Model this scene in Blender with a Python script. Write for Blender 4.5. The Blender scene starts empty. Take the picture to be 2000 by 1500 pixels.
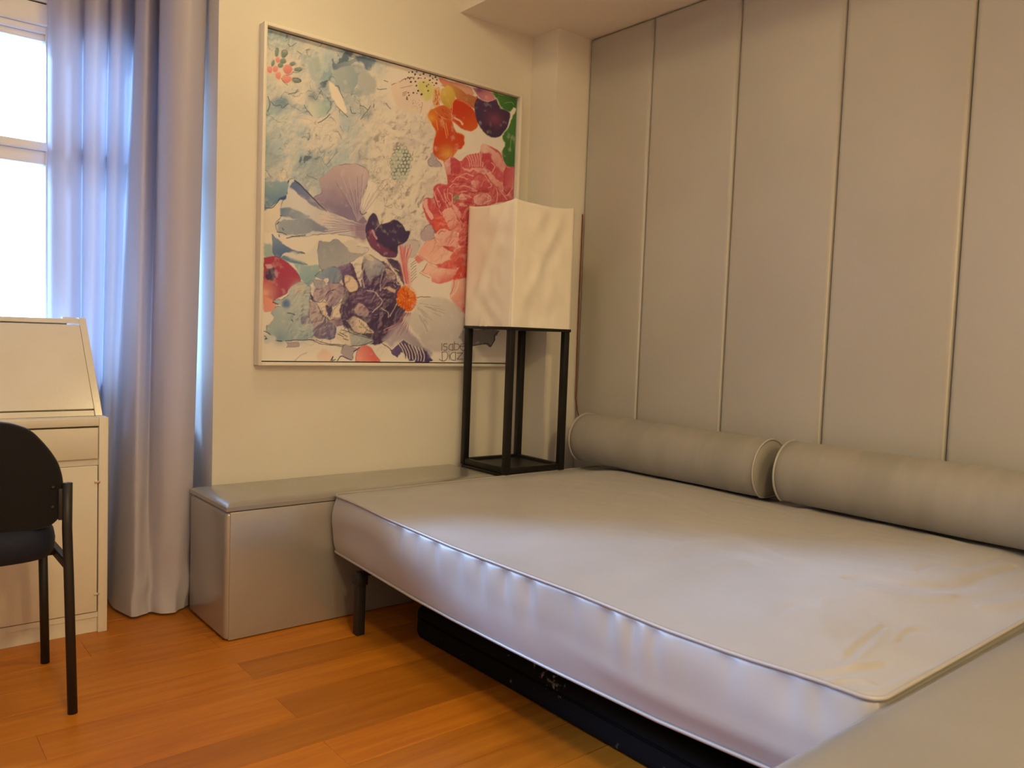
import bpy, bmesh, math, random
import numpy as np
from mathutils import Vector, Matrix, noise

# ------------------------------------------------------------------ camera
sc = bpy.context.scene
col = sc.collection
FPX, YAW, PITCH, ROLL = 1569.55, -0.6928, -0.0618, 0.0381
CAM = np.array([0.0, 0.0, 1.0])
_cy, _sy = math.cos(YAW), math.sin(YAW)
_fw = np.array([-_sy*math.cos(PITCH), _cy*math.cos(PITCH), math.sin(PITCH)])
_r = np.array([_cy, _sy, 0.0]); _u = np.cross(_r, _fw)
_cr, _sr = math.cos(ROLL), math.sin(ROLL)
CR = _cr*_r + _sr*_u; CU = -_sr*_r + _cr*_u
def at(px, py, axis, val):
    """photo pixel -> point on the room plane axis = val"""
    v = _fw + CR*(px-1000)/FPX - CU*(py-750)/FPX
    i = 'xyz'.index(axis)
    return CAM + v*(val-CAM[i])/v[i]
cam_d = bpy.data.cameras.new('camera'); cam = bpy.data.objects.new('camera', cam_d); col.objects.link(cam)
cam.matrix_world = Matrix(((CR[0], CU[0], -_fw[0], CAM[0]), (CR[1], CU[1], -_fw[1], CAM[1]), (CR[2], CU[2], -_fw[2], CAM[2]), (0, 0, 0, 1)))
cam_d.sensor_width = 36.0; cam_d.lens = FPX*36.0/2000.0; cam_d.clip_start = 0.02
cam_d.dof.use_dof = True; cam_d.dof.focus_distance = 2.7; cam_d.dof.aperture_fstop = 5.0
sc.camera = cam

# ------------------------------------------------------------------ sky, light, exposure
w = bpy.data.worlds.new('overcast_sky'); sc.world = w; w.use_nodes = True
bg = w.node_tree.nodes['Background']; bg.inputs[0].default_value = (0.37, 0.61, 1.0, 1); bg.inputs[1].default_value = 6.5
sc.view_settings.view_transform = 'Standard'; sc.view_settings.look = 'None'
sc.view_settings.exposure = 0.90; sc.view_settings.gamma = 1.0
sc.view_settings.use_curve_mapping = False
sun_d = bpy.data.lights.new('hazy_sun', 'SUN'); sun_d.energy = 6.6; sun_d.color = (0.38, 0.60, 1.0); sun_d.angle = math.radians(10)
sun = bpy.data.objects.new('hazy_sun', sun_d); col.objects.link(sun); sun.location = (-2, 6, 4)
sun.rotation_euler = Vector((0.57, -0.82, -0.51)).to_track_quat('-Z', 'Y').to_euler()
LAMP_COL = (1.0, 0.76, 0.35); LAMP_E = 45.0
def portal(loc, rot, sx, sy):
    l = bpy.data.lights.new('window_portal', 'AREA'); l.shape = 'RECTANGLE'; l.size = sx; l.size_y = sy; l.cycles.is_portal = True
    o = bpy.data.objects.new('window_portal', l); o.location = loc; o.rotation_euler = rot; col.objects.link(o)
portal((-0.2, 3.37, 1.45), (math.radians(-90), 0, 0), 2.4, 1.3)

# ------------------------------------------------------------------ room measures (metres)
YW, XP = 2.8036, 2.561          # painting wall, panel face
XE = 0.98                       # left end of the painting wall
YWIN = 3.285                    # inner face of the window wall
ZC, ZS = 2.62, 2.321            # ceiling, soffit underside
XL, YF = -1.75, -3.2            # wall on the left, wall behind the camera

# ------------------------------------------------------------------ helpers
def mat(name, base, rough=0.5, metal=0.0, spec=0.5, bump=None, sheen=0.0, coat=0.0, emit=None, estr=0.0):
    m = bpy.data.materials.new(name); m.use_nodes = True
    nt = m.node_tree; b = nt.nodes['Principled BSDF']
    b.inputs['Base Color'].default_value = (*base, 1); b.inputs['Roughness'].default_value = rough
    b.inputs['Metallic'].default_value = metal; b.inputs['Specular IOR Level'].default_value = spec
    b.inputs['Sheen Weight'].default_value = sheen; b.inputs['Coat Weight'].default_value = coat
    if emit: b.inputs['Emission Color'].default_value = (*emit, 1); b.inputs['Emission Strength'].default_value = estr
    if bump:
        scale, strength, dist = bump[:3]
        tc = nt.nodes.new('ShaderNodeTexCoord'); mp = nt.nodes.new('ShaderNodeMapping')
        if len(bump) > 3: mp.inputs['Scale'].default_value = bump[3]
        n = nt.nodes.new('ShaderNodeTexNoise'); n.inputs['Scale'].default_value = scale; n.inputs['Detail'].default_value = 4
        bp = nt.nodes.new('ShaderNodeBump'); bp.inputs['Strength'].default_value = strength; bp.inputs['Distance'].default_value = dist
        nt.links.new(tc.outputs['Object'], mp.inputs[0]); nt.links.new(mp.outputs[0], n.inputs['Vector'])
        nt.links.new(n.outputs['Fac'], bp.inputs['Height']); nt.links.new(bp.outputs[0], b.inputs['Normal'])
    return m
def tint(m, c2, scale, lo=0.4, hi=0.6, mapping=None, detail=3):
    """noise variation between the base colour and c2"""
    nt = m.node_tree; b = nt.nodes['Principled BSDF']
    tc = nt.nodes.new('ShaderNodeTexCoord'); mp = nt.nodes.new('ShaderNodeMapping')
    if mapping: mp.inputs['Scale'].default_value = mapping
    n = nt.nodes.new('ShaderNodeTexNoise'); n.inputs['Scale'].default_value = scale; n.inputs['Detail'].default_value = detail
    r = nt.nodes.new('ShaderNodeValToRGB'); r.color_ramp.elements[0].position = lo; r.color_ramp.elements[1].position = hi
    r.color_ramp.elements[0].color = b.inputs['Base Color'].default_value[:]; r.color_ramp.elements[1].color = (*c2, 1)
    nt.links.new(tc.outputs['Object'], mp.inputs[0]); nt.links.new(mp.outputs[0], n.inputs['Vector'])
    nt.links.new(n.outputs['Fac'], r.inputs[0]); nt.links.new(r.outputs[0], b.inputs['Base Color'])
    return m

def link(o, parent=None):
    col.objects.link(o)
    if parent: o.parent = parent
    return o
def obj(name, verts, faces, m, parent=None, smooth=False, origin=None):
    me = bpy.data.meshes.new(name); me.from_pydata([tuple(v) for v in verts], [], [tuple(f) for f in faces]); me.update()
    return fin(name, me, m, parent, smooth, origin)
def fin(name, me, m, parent=None, smooth=False, origin=None):
    o = bpy.data.objects.new(name, me)
    if m: me.materials.append(m)
    if smooth:
        for p in me.polygons: p.use_smooth = True
    org = Vector(parent.location) if parent is not None and parent.type == 'EMPTY' and not parent.get('local') else None
    if parent is not None and parent.type == 'MESH': org = Vector(parent.get('org', (0, 0, 0)))
    if org is not None: me.transform(Matrix.Translation(-org))
    if origin is not None:
        me.transform(Matrix.Translation(-Vector(origin))); o.location = origin; o['org'] = tuple(origin)
    elif org is not None: o['org'] = tuple(org)
    if parent is not None and parent.type == 'EMPTY' and parent.get('local'): o['org'] = (0, 0, 0)
    return link(o, parent)
def bm_box(bm, a, b):
    x0, y0, z0 = a; x1, y1, z1 = b
    vs = [bm.verts.new(p) for p in ((x0,y0,z0),(x1,y0,z0),(x1,y1,z0),(x0,y1,z0),(x0,y0,z1),(x1,y0,z1),(x1,y1,z1),(x0,y1,z1))]
    for f in ((0,3,2,1),(4,5,6,7),(0,1,5,4),(1,2,6,5),(2,3,7,6),(3,0,4,7)): bm.faces.new([vs[i] for i in f])
def box(name, a, b, m, parent=None, bevel=0.0, seg=3, origin=None):
    bm = bmesh.new(); bm_box(bm, a, b)
    if bevel > 0: bmesh.ops.bevel(bm, geom=bm.edges[:], offset=bevel, segments=seg, profile=0.5, affect='EDGES')
    me = bpy.data.meshes.new(name); bm.to_mesh(me); bm.free()
    return fin(name, me, m, parent, bevel > 0 and seg > 1, origin)
def boxes(name, lst, m, parent=None, bevel=0.0, origin=None):
    bm = bmesh.new()
    for a, b in lst:
        t = bmesh.new(); bm_box(t, a, b)
        if bevel: bmesh.ops.bevel(t, geom=t.edges[:], offset=bevel, segments=2, profile=0.5, affect='EDGES')
        me = bpy.data.meshes.new('tmp'); t.to_mesh(me); t.free(); bm.from_mesh(me); bpy.data.meshes.remove(me)
    me = bpy.data.meshes.new(name); bm.to_mesh(me); bm.free()
    return fin(name, me, m, parent, False, origin)
def tube_geo(path, rad, n=8, closed=False, sx=1.0, sy=1.0):
    pts = [Vector(p) for p in path]; V = []; F = []; N = len(pts); up = None
    for i, p in enumerate(pts):
        a = pts[i-1] if (i > 0 or closed) else p; b = pts[(i+1) % N] if (i < N-1 or closed) else p
        t = (b-a).normalized()
        if up is None: up = Vector((0,0,1)) if abs(t.z) < 0.9 else Vector((1,0,0))
        s = t.cross(up)
        if s.length < 1e-4: s = t.orthogonal()
        s.normalize(); up = s.cross(t).normalized()
        for k in range(n):
            c = 2*math.pi*k/n; V.append(p + s*(math.cos(c)*rad*sx) + up*(math.sin(c)*rad*sy))
    M = N if closed else N-1
    for i in range(M):
        j = (i+1) % N
        for k in range(n): F.append((i*n+k, i*n+(k+1) % n, j*n+(k+1) % n, j*n+k))
    if not closed: F.append(tuple(range(n-1, -1, -1))); F.append(tuple((N-1)*n+k for k in range(n)))
    return V, F
def tube(name, path, rad, m, parent=None, n=8, closed=False, smooth=True, sx=1.0, sy=1.0, origin=None):
    V, F = tube_geo(path, rad, n, closed, sx, sy); return obj(name, V, F, m, parent, smooth, origin)
def tag(o, label, cat, group=None):
    o['label'] = label; o['category'] = cat
    if group: o['group'] = group
    return o
def thing(name, label, cat, loc, rotz=0.0, group=None, local=False):
    o = bpy.data.objects.new(name, None); o.location = loc; o.rotation_euler = (0, 0, rotz); o.empty_display_size = 0.1
    if local: o['local'] = 1
    col.objects.link(o); return tag(o, label, cat, group)
def struct(o): o['kind'] = 'structure'; return o
def smoothstep(a, b, x):
    t = np.clip((x-a)/(b-a), 0, 1); return t*t*(3-2*t)
def catmull(P, n):
    P = np.array(P, float); Q = np.vstack([2*P[0]-P[1], P, 2*P[-1]-P[-2]]); out = []
    for i in range(1, len(Q)-2):
        for k in range(n):
            t = k/n
            out.append(0.5*((2*Q[i]) + (-Q[i-1]+Q[i+1])*t + (2*Q[i-1]-5*Q[i]+4*Q[i+1]-Q[i+2])*t*t + (-Q[i-1]+3*Q[i]-3*Q[i+1]+Q[i+2])*t**3))
    out.append(P[-1]); return np.array(out)

# ------------------------------------------------------------------ materials
M = {}
M['wall'] = tint(mat('warm_white_paint', (0.76, 0.73, 0.66), 0.6, bump=(90, 0.08, 0.002)), (0.72, 0.69, 0.62), 1.5)
M['ceiling'] = mat('ceiling_paint', (0.78, 0.74, 0.68), 0.8, bump=(60, 0.05, 0.002))
M['panel'] = tint(mat('padded_panel_vinyl', (0.50, 0.485, 0.45), 0.5, 0.15, bump=(700, 0.12, 0.0006, (1, 1, 2.5))), (0.46, 0.445, 0.41), 1.2)
M['gap'] = mat('seam_dark', (0.05, 0.045, 0.04), 0.9)
M['vinyl'] = tint(mat('silver_vinyl', (0.43, 0.415, 0.395), 0.22, 0.45, bump=(500, 0.10, 0.0006)), (0.39, 0.375, 0.355), 2.0)
M['satin'] = tint(mat('silver_satin_cover', (0.42, 0.405, 0.40), 0.48, 0.08, sheen=0.2, bump=(900, 0.10, 0.0005, (1, 4, 1))), (0.385, 0.37, 0.365), 3.0)
M['piping'] = mat('satin_piping', (0.42, 0.40, 0.39), 0.45, 0.1)
M['bolster'] = tint(mat('bolster_satin', (0.33, 0.31, 0.28), 0.58, 0.05, sheen=0.1, bump=(30, 0.25, 0.006, (0.4, 3, 0.4))), (0.29, 0.275, 0.25), 9, mapping=(0.3, 1.2, 0.3))
M['frame_white'] = tint(mat('frame_white_paint', (0.80, 0.77, 0.70), 0.45, bump=(120, 0.15, 0.001)), (0.76, 0.72, 0.64), 6)
M['desk'] = tint(mat('desk_white_gloss', (0.80, 0.76, 0.66), 0.18, bump=(140, 0.22, 0.0016)), (0.77, 0.72, 0.61), 4)
M['desk_dark'] = mat('desk_inner_paint', (0.74, 0.69, 0.60), 0.4)
M['black_wood'] = tint(mat('black_lacquer_wood', (0.007, 0.006, 0.006), 0.42, spec=0.3, bump=(60, 0.1, 0.001)), (0.011, 0.010, 0.010), 8)
M['black_metal'] = mat('black_metal', (0.012, 0.011, 0.011), 0.5, bump=(300, 0.05, 0.0004))
M['black_fabric'] = tint(mat('black_chair_fabric', (0.008, 0.008, 0.010), 0.9, spec=0.2, sheen=0.15, bump=(900, 0.5, 0.001)), (0.013, 0.013, 0.016), 500)
M['seat_fabric'] = tint(mat('navy_chair_fabric', (0.006, 0.009, 0.024), 0.7, spec=0.3, sheen=0.04, bump=(700, 0.3, 0.001)), (0.009, 0.013, 0.034), 400)
M['shade'] = tint(mat('white_shade_cloth', (0.90, 0.85, 0.76), 0.55, sheen=0.2, bump=(40, 0.25, 0.003)), (0.88, 0.825, 0.72), 5)
M['pvc'] = mat('white_window_frame', (0.88, 0.90, 0.92), 0.4)
M['gasket'] = mat('black_gasket', (0.02, 0.02, 0.025), 0.6)
M['hinge'] = mat('brass_hinge', (0.62, 0.55, 0.40), 0.35, 0.5)
M['cord'] = mat('red_cord', (0.20, 0.03, 0.02), 0.6)
M['canvas_edge'] = mat('canvas_edge', (0.05, 0.045, 0.04), 0.8)

def curtain_mat():
    m = mat('silver_curtain_cloth', (0.58, 0.55, 0.63), 0.45, 0.0, sheen=0.25, bump=(900, 0.08, 0.0005))
    nt = m.node_tree; b = nt.nodes['Principled BSDF']; out = nt.nodes['Material Output']
    t = nt.nodes.new('ShaderNodeBsdfTranslucent'); t.inputs[0].default_value = (0.55, 0.58, 0.66, 1)
    mx = nt.nodes.new('ShaderNodeMixShader'); mx.inputs[0].default_value = 0.25
    nt.links.new(b.outputs[0], mx.inputs[1]); nt.links.new(t.outputs[0], mx.inputs[2]); nt.links.new(mx.outputs[0], out.inputs[0])
    return m
M['curtain'] = curtain_mat()
def glass_mat():
    m = bpy.data.materials.new('window_glass'); m.use_nodes = True; nt = m.node_tree; nt.nodes.clear()
    out = nt.nodes.new('ShaderNodeOutputMaterial'); t = nt.nodes.new('ShaderNodeBsdfTransparent'); g = nt.nodes.new('ShaderNodeBsdfGlossy')
    g.inputs['Roughness'].default_value = 0.02; t.inputs[0].default_value = (0.96, 0.98, 1, 1)
    f = nt.nodes.new('ShaderNodeFresnel'); f.inputs[0].default_value = 1.45; mx = nt.nodes.new('ShaderNodeMixShader')
    nt.links.new(f.outputs[0], mx.inputs[0]); nt.links.new(t.outputs[0], mx.inputs[1]); nt.links.new(g.outputs[0], mx.inputs[2]); nt.links.new(mx.outputs[0], out.inputs[0])
    return m
M['glass'] = glass_mat()
def wood_mat():
    m = bpy.data.materials.new('orange_beech_parquet'); m.use_nodes = True; nt = m.node_tree; b = nt.nodes['Principled BSDF']
    tc = nt.nodes.new('ShaderNodeTexCoord'); oi = nt.nodes.new('ShaderNodeObjectInfo')
    add = nt.nodes.new('ShaderNodeVectorMath'); add.operation = 'ADD'
    mul = nt.nodes.new('ShaderNodeVectorMath'); mul.operation = 'SCALE'; mul.inputs[3].default_value = 31.0
    cmb = nt.nodes.new('ShaderNodeCombineXYZ')
    for k in range(3): nt.links.new(oi.outputs['Random'], cmb.inputs[k])
    nt.links.new(cmb.outputs[0], mul.inputs[0]); nt.links.new(tc.outputs['Object'], add.inputs[0]); nt.links.new(mul.outputs[0], add.inputs[1])
    mp = nt.nodes.new('ShaderNodeMapping'); mp.inputs['Scale'].default_value = (1.2, 16, 1); nt.links.new(add.outputs[0], mp.inputs[0])
    n = nt.nodes.new('ShaderNodeTexNoise'); n.inputs['Scale'].default_value = 2.2; n.inputs['Detail'].default_value = 6; n.inputs['Distortion'].default_value = 0.4
    nt.links.new(mp.outputs[0], n.inputs['Vector'])
    mp2 = nt.nodes.new('ShaderNodeMapping'); mp2.inputs['Scale'].default_value = (8, 120, 1); nt.links.new(add.outputs[0], mp2.inputs[0])
    n2 = nt.nodes.new('ShaderNodeTexNoise'); n2.inputs['Scale'].default_value = 3; n2.inputs['Detail'].default_value = 3; nt.links.new(mp2.outputs[0], n2.inputs['Vector'])
    r = nt.nodes.new('ShaderNodeValToRGB'); r.color_ramp.elements[0].position = 0.3; r.color_ramp.elements[1].position = 0.72
    r.color_ramp.elements[0].color = (0.47, 0.142, 0.007, 1); r.color_ramp.elements[1].color = (0.62, 0.215, 0.015, 1)
    nt.links.new(n.outputs['Fac'], r.inputs[0])
    hs = nt.nodes.new('ShaderNodeHueSaturation')
    mr = nt.nodes.new('ShaderNodeMapRange'); mr.inputs[3].default_value = 0.82; mr.inputs[4].default_value = 1.12
    nt.links.new(oi.outputs['Random'], mr.inputs[0]); nt.links.new(mr.outputs[0], hs.inputs['Value']); nt.links.new(r.outputs[0], hs.inputs['Color'])
    mx = nt.nodes.new('ShaderNodeMixRGB'); mx.blend_type = 'MULTIPLY'; mx.inputs[0].default_value = 0.25
    nt.links.new(hs.outputs[0], mx.inputs[1]); nt.links.new(n2.outputs['Fac'], mx.inputs[2]); nt.links.new(mx.outputs[0], b.inputs['Base Color'])
    b.inputs['Roughness'].default_value = 0.42; b.inputs['Specular IOR Level'].default_value = 0.35
    return m
M['wood'] = wood_mat()

# ------------------------------------------------------------------ floor: subfloor and planks
floor = struct(box('floor', (XL-0.1, YF-0.1, -0.10), (2.72, YWIN+0.14, -0.012), M['gap']))
PW = 0.1395; Y0 = 2.283
rnd = random.Random(4)
plank_cache = {}
def plank(x0, x1, y0, y1):
    L = round(x1-x0, 3); W = round(y1-y0, 3)
    if (L, W) not in plank_cache:
        bm = bmesh.new(); bm_box(bm, (0, 0, 0), (L-0.0006, W-0.0006, 0.012))
        bmesh.ops.bevel(bm, geom=[e for e in bm.edges if e.verts[0].co.z > 0.01 and e.verts[1].co.z > 0.01], offset=0.0006, segments=1, affect='EDGES')
        me = bpy.data.meshes.new('plank'); bm.to_mesh(me); bm.free(); me.materials.append(M['wood']); plank_cache[(L, W)] = me
    o = bpy.data.objects.new('plank', plank_cache[(L, W)]); o.location = (x0, y0, -0.012); link(o, floor)
row = -9
while True:
    ya = Y0 + row*PW; row += 1
    yb = ya + PW
    if ya > YWIN: break
    if yb < YF: continue
    k = round((ya-Y0)/PW)
    yb2 = min(yb, YWIN); ya2 = max(ya, YF)
    off = 0.88 if k % 2 else 0.88+0.61+0.07*((k*7) % 5)
    x = off - 1.22*3; L = 1.22
    while x < 2.6:
        xa, xb = max(x, XL), min(x+L, 2.6)
        if xb-xa > 0.02: plank(xa, xb, ya2, yb2)
        x += L
row = -9 - 1
while Y0 + (row+1)*PW > YF:
    ya, yb = max(Y0+row*PW, YF), Y0+(row+1)*PW
    off = 0.88 if row % 2 else 0.88+0.61
    x = off - 1.22*3
    while x < 2.6:
        xa, xb = max(x, XL), min(x+1.22, 2.6)
        if xb-xa > 0.02: plank(xa, xb, ya, yb)
        x += 1.22
    row -= 1

# ------------------------------------------------------------------ walls and ceiling
wall_back = struct(box('wall_back', (XE, YW, 0), (2.72, YWIN+0.14, ZC), M['wall']))
box('column', (2.373, 2.634, 0), (2.60, YW+0.001, ZS+0.001), M['wall'], wall_back)
wall_right = struct(box('wall_right', (2.602, YF-0.1, 0), (2.72, YW, ZC), M['gap']))
seams = [2.632, 2.2652, 1.8424, 1.4291, 1.0226, 0.609, 0.196, -0.217, -0.63, -1.043, -1.456, -1.87, -2.28, -2.69, -3.10]
for a, b in zip(seams[1:], seams[:-1]):
    bm = bmesh.new(); bm_box(bm, (XP, a+0.0008, 0.004), (2.602, b-0.0008, ZS-0.003))
    bmesh.ops.bevel(bm, geom=[e for e in bm.edges if min(v.co.x for v in e.verts) < XP+1e-4 and max(v.co.x for v in e.verts) < XP+1e-4], offset=0.019, segments=5, profile=0.5, affect='EDGES')
    me = bpy.data.meshes.new('padded_panel'); bm.to_mesh(me); bm.free(); fin('padded_panel', me, M['panel'], wall_right, False)
    for p in me.polygons: p.use_smooth = True
    try: me.set_sharp_from_angle(angle=math.radians(50))
    except Exception: pass
struct(box('wall_left', (XL-0.1, YF-0.1, 0), (XL, YWIN+0.14, ZC), M['wall']))
struct(box('wall_front', (XL, YF-0.1, 0), (2.602, YF, ZC), M['wall']))
ceiling = struct(box('ceiling', (XL-0.1, YF-0.1, ZC), (2.72, YWIN+0.14, ZC+0.1), M['ceiling']))
box('soffit', (1.9726, YF, ZS), (2.602, YW, ZC), M['ceiling'], ceiling)

# ------------------------------------------------------------------ window wall and window
WX0, WX1 = -1.35, XE-0.012
def zpx(py, Y=YWIN-0.01): return at(88, py, 'y', Y)[2]
Z_SILL = 0.76; Z_TOP = zpx(-60)
wall_window = struct(boxes('wall_window', [((XL, YWIN, 0), (XE, YWIN+0.14, Z_SILL)), ((XL, YWIN, Z_TOP), (XE, YWIN+0.14, ZC)), ((XL, YWIN, Z_SILL), (WX0, YWIN+0.14, Z_TOP))], M['wall']))
win = thing('window_1', 'wide white framed window behind the grey curtain', 'window', (0, YWIN+0.02, Z_SILL)); struct(win)
del win['category']; del win['label']
yf = YWIN-0.01
XM0 = at(91, 200, 'y', yf)[0]; XM1 = XM0+0.05
box('sill', (WX0, YWIN-0.02, Z_SILL-0.02), (WX1, YWIN+0.10, Z_SILL+0.012), M['pvc'], win, 0.004, 2)
box('head_frame', (WX0, yf, zpx(8)+0.006), (WX1, yf+0.09, Z_TOP), M['pvc'], win, 0.003, 2)
box('head_gasket', (WX0, yf+0.012, zpx(8)), (WX1, yf+0.08, zpx(8)+0.006), M['gasket'], win)
box('top_rail', (WX0, yf+0.002, zpx(50)), (WX1, yf+0.09, zpx(8)), M['pvc'], win, 0.003, 2)
box('top_bead', (WX0, yf+0.016, zpx(63)), (WX1, yf+0.08, zpx(50)), M['pvc'], win, 0.003, 2)
box('sash_rail', (WX0, yf+0.034, zpx(76)), (WX1, yf+0.08, zpx(63)), M['pvc'], win, 0.002, 2)
box('transom', (WX0, yf+0.004, zpx(294)), (WX1, yf+0.08, zpx(278)), M['pvc'], win, 0.003, 2)
box('transom_rail', (WX0, yf+0.022, zpx(320)), (WX1, yf+0.08, zpx(294)), M['pvc'], win, 0.003, 2)
for x in (WX0, (WX0+XM0)/2, XM0):
    box('mullion', (x, yf+0.01, Z_SILL+0.012), (x+0.05, yf+0.085, Z_TOP), M['pvc'], win, 0.003, 2)
box('jamb', (WX1-0.03, yf+0.01, Z_SILL+0.012), (WX1, yf+0.085, Z_TOP), M['pvc'], win, 0.003, 2)
xs = [WX0+0.05, (WX0+XM0)/2, (WX0+XM0)/2+0.05, XM0, XM1, WX1-0.03]
for i in (0, 2, 4):
    for z0, z1 in ((Z_SILL+0.012, zpx(320)), (zpx(278), zpx(76))):
        box('pane', (xs[i], yf+0.052, z0), (xs[i+1], yf+0.058, z1), M['glass'], win)

# ------------------------------------------------------------------ ceiling lights
def ceiling_light(x, y, label, z=ZC, r=0.16, e=1.0):
    t = thing('ceiling_light', label, 'lamp', (x, y, z), group='round ceiling lights')
    n = 28
    def lathe(prof, name, m):
        V = []; F = []
        for (rr, zz) in prof:
            for k in range(n): a = 2*math.pi*k/n; V.append((x+rr*math.cos(a), y+rr*math.sin(a), z+zz))
        for i in range(len(prof)-1):
            for k in range(n): F.append((i*n+k, i*n+(k+1) % n, (i+1)*n+(k+1) % n, (i+1)*n+k))
        F.append(tuple((len(prof)-1)*n+k for k in range(n)))
        return obj(name, V, F, m, t, True)
    lathe([(r+0.012, 0), (r+0.014, -0.02), (r+0.004, -0.03), (r, -0.022)], 'trim_ring', M['frame_white'])
    m = mat('lit_diffuser', (0.9, 0.85, 0.75), 0.4, emit=LAMP_COL, estr=LAMP_E*e)
    lathe([(r, -0.022), (r*0.9, -0.045), (r*0.6, -0.062), (r*0.2, -0.068)], 'diffuser', m)
ceiling_light(1.15, 2.05, 'lit round ceiling light nearest the flower painting', e=0.33)
ceiling_light(0.25, -0.65, 'lit round ceiling light in the middle of the room', e=2.4)
ceiling_light(0.90, -2.0, 'lit round ceiling light farthest from the flower painting', e=2.4)

# ------------------------------------------------------------------ upholstered benches
XB, YB, ZT, ZL = 0.9038, 2.4514, 0.4373, 0.4144
def bench(label, x0, x1, y0, y1):
    t = thing('upholstered_bench', label, 'bench', (x0, y0, 0), group='silver benches at the ends of the bed')
    box('core', (x0+0.02, y0+0.02, 0.004), (x1-0.02, y1-0.004, ZL-0.004), M['gap'], t)
    box('front_panel', (x0+0.012, y0, 0.003), (x1-0.004, y0+0.02, ZL-0.002), M['vinyl'], t, 0.003, 3)
    box('back_panel', (x0+0.012, y1-0.02, 0.003), (x1-0.004, y1-0.001, ZL-0.002), M['vinyl'], t, 0.003, 3)
    box('end_panel', (x0, y0+0.003, 0.003), (x0+0.030, y1-0.003, ZL-0.002), M['vinyl'], t, 0.014, 5)
    box('end_panel', (x1-0.022, y0+0.003, 0.003), (x1, y1-0.003, ZL-0.002), M['vinyl'], t, 0.010, 4)
    # padded lid, slightly crowned
    nx, ny = 60, 24; V = []; F = []
    for j in range(ny+1):
        for i in range(nx+1):
            a, b = i/nx, j/ny
            a = 0.5-0.5*math.cos(math.pi*a); b = 0.5-0.5*math.cos(math.pi*b)
            X = x0+a*(x1-x0); Y = y0+b*(y1-y0)
            dd = min(X-x0, x1-X, Y-y0, y1-Y)
            V.append((X, Y, ZT-0.009+0.012*(1-(1-min(dd/0.045, 1))**2)))
    W = nx+1
    for j in range(ny):
        for i in range(nx): F.append((j*W+i, j*W+i+1, (j+1)*W+i+1, (j+1)*W+i))
    ring = [i for i in range(W)] + [j*W+nx for j in range(1, ny+1)] + [ny*W+i for i in range(nx-1, -1, -1)] + [j*W for j in range(ny-1, 0, -1)]
    base = len(V)
    for k in ring: V.append((V[k][0], V[k][1], ZL+0.001))
    R_ = len(ring)
    for k in range(R_): F.append((ring[k], base+k, base+(k+1) % R_, ring[(k+1) % R_]))
    F.append(tuple(base+k for k in range(R_-1, -1, -1)))
    o = obj('lid', V, F, M['vinyl'], t, True)
    try: o.data.set_sharp_from_angle(angle=math.radians(60))
    except Exception: pass
    return t
bench('silver vinyl storage bench under the flower painting', XB, 2.004, YB, YW-0.002)
bench('silver vinyl storage bench at the near end of the bed', XB, 2.55, 0.220, 0.572)

# ------------------------------------------------------------------ bed frame
BX0, BX1, BY0, BY1 = 1.266, 2.548, 0.580, 2.444
bed = thing('bed_frame', 'low black metal bed frame carrying the silver mattress', 'bed frame', ((BX0+BX1)/2, (BY0+BY1)/2, 0))
zr = 0.212
for x in (BX0+0.10, BX1-0.08): box('side_rail', (x-0.015, BY0+0.06, zr-0.03), (x+0.015, BY1-0.06, zr), M['black_metal'], bed, 0.003, 2)
for y in (BY0+0.08, BY1-0.085): box('end_rail', (BX0+0.115, y-0.015, zr-0.03), (BX1-0.095, y+0.015, zr), M['black_metal'], bed, 0.003, 2)
for k in range(11):
    y = BY0+0.2+k*0.148; box('slat', (BX0+0.115, y-0.03, zr-0.012), (BX1-0.095, y+0.03, zr), M['black_wood'], bed)
for x, xr in ((BX0+0.018, BX0+0.10), (BX1-0.05, BX1-0.08)):
    for y in (2.285, 0.66):
        lg = box('leg', (x-0.015, y-0.015, 0.0), (x+0.015, y+0.015, zr-0.004), M['black_metal'], bed, 0.003, 2)
        box('bracket', (x-0.019, y-0.021, zr-0.045), (x+0.019, y+0.021, zr-0.012), M['black_metal'], lg, 0.002, 2)
        box('strut', (min(x, xr), y-0.012, zr-0.018), (max(x, xr), y+0.012, zr-0.006), M['black_metal'], lg)

# under the bed: a dark flat storage box with a few pale specks
def speck_mat():
    m = mat('black_floral_fabric', (0.006, 0.005, 0.005), 0.9, spec=0.1)
    nt = m.node_tree; b = nt.nodes['Principled BSDF']; tc = nt.nodes.new('ShaderNodeTexCoord')
    v = nt.nodes.new('ShaderNodeTexNoise'); v.inputs['Scale'].default_value = 4.3; v.inputs['Detail'].default_value = 2
    n = nt.nodes.new('ShaderNodeTexNoise'); n.inputs['Scale'].default_value = 45; n.inputs['Detail'].default_value = 3
    nt.links.new(tc.outputs['Object'], v.inputs['Vector']); nt.links.new(tc.outputs['Object'], n.inputs['Vector'])
    ml = nt.nodes.new('ShaderNodeMath'); ml.operation = 'MULTIPLY'; nt.links.new(v.outputs['Fac'], ml.inputs[0]); nt.links.new(n.outputs['Fac'], ml.inputs[1])
    r = nt.nodes.new('ShaderNodeValToRGB'); r.color_ramp.elements[0].position = 0.36; r.color_ramp.elements[1].position = 0.42
    r.color_ramp.elements[0].color = (0.006, 0.005, 0.005, 1); r.color_ramp.elements[1].color = (0.16, 0.15, 0.15, 1)
    nt.links.new(ml.outputs[0], r.inputs[0]); nt.links.new(r.outputs[0], b.inputs['Base Color'])
    return m
M['flap'] = mat('black_zip_tape', (0.004, 0.004, 0.004), 0.95, spec=0.05)
t = thing('storage_bag', 'black fabric storage bag with pale specks under the bed', 'bag', (1.45, 1.3, 0))
box('body', (1.415, 0.70, 0.0), (2.30, 2.16, 0.115), speck_mat(), t, 0.03, 4)
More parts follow.
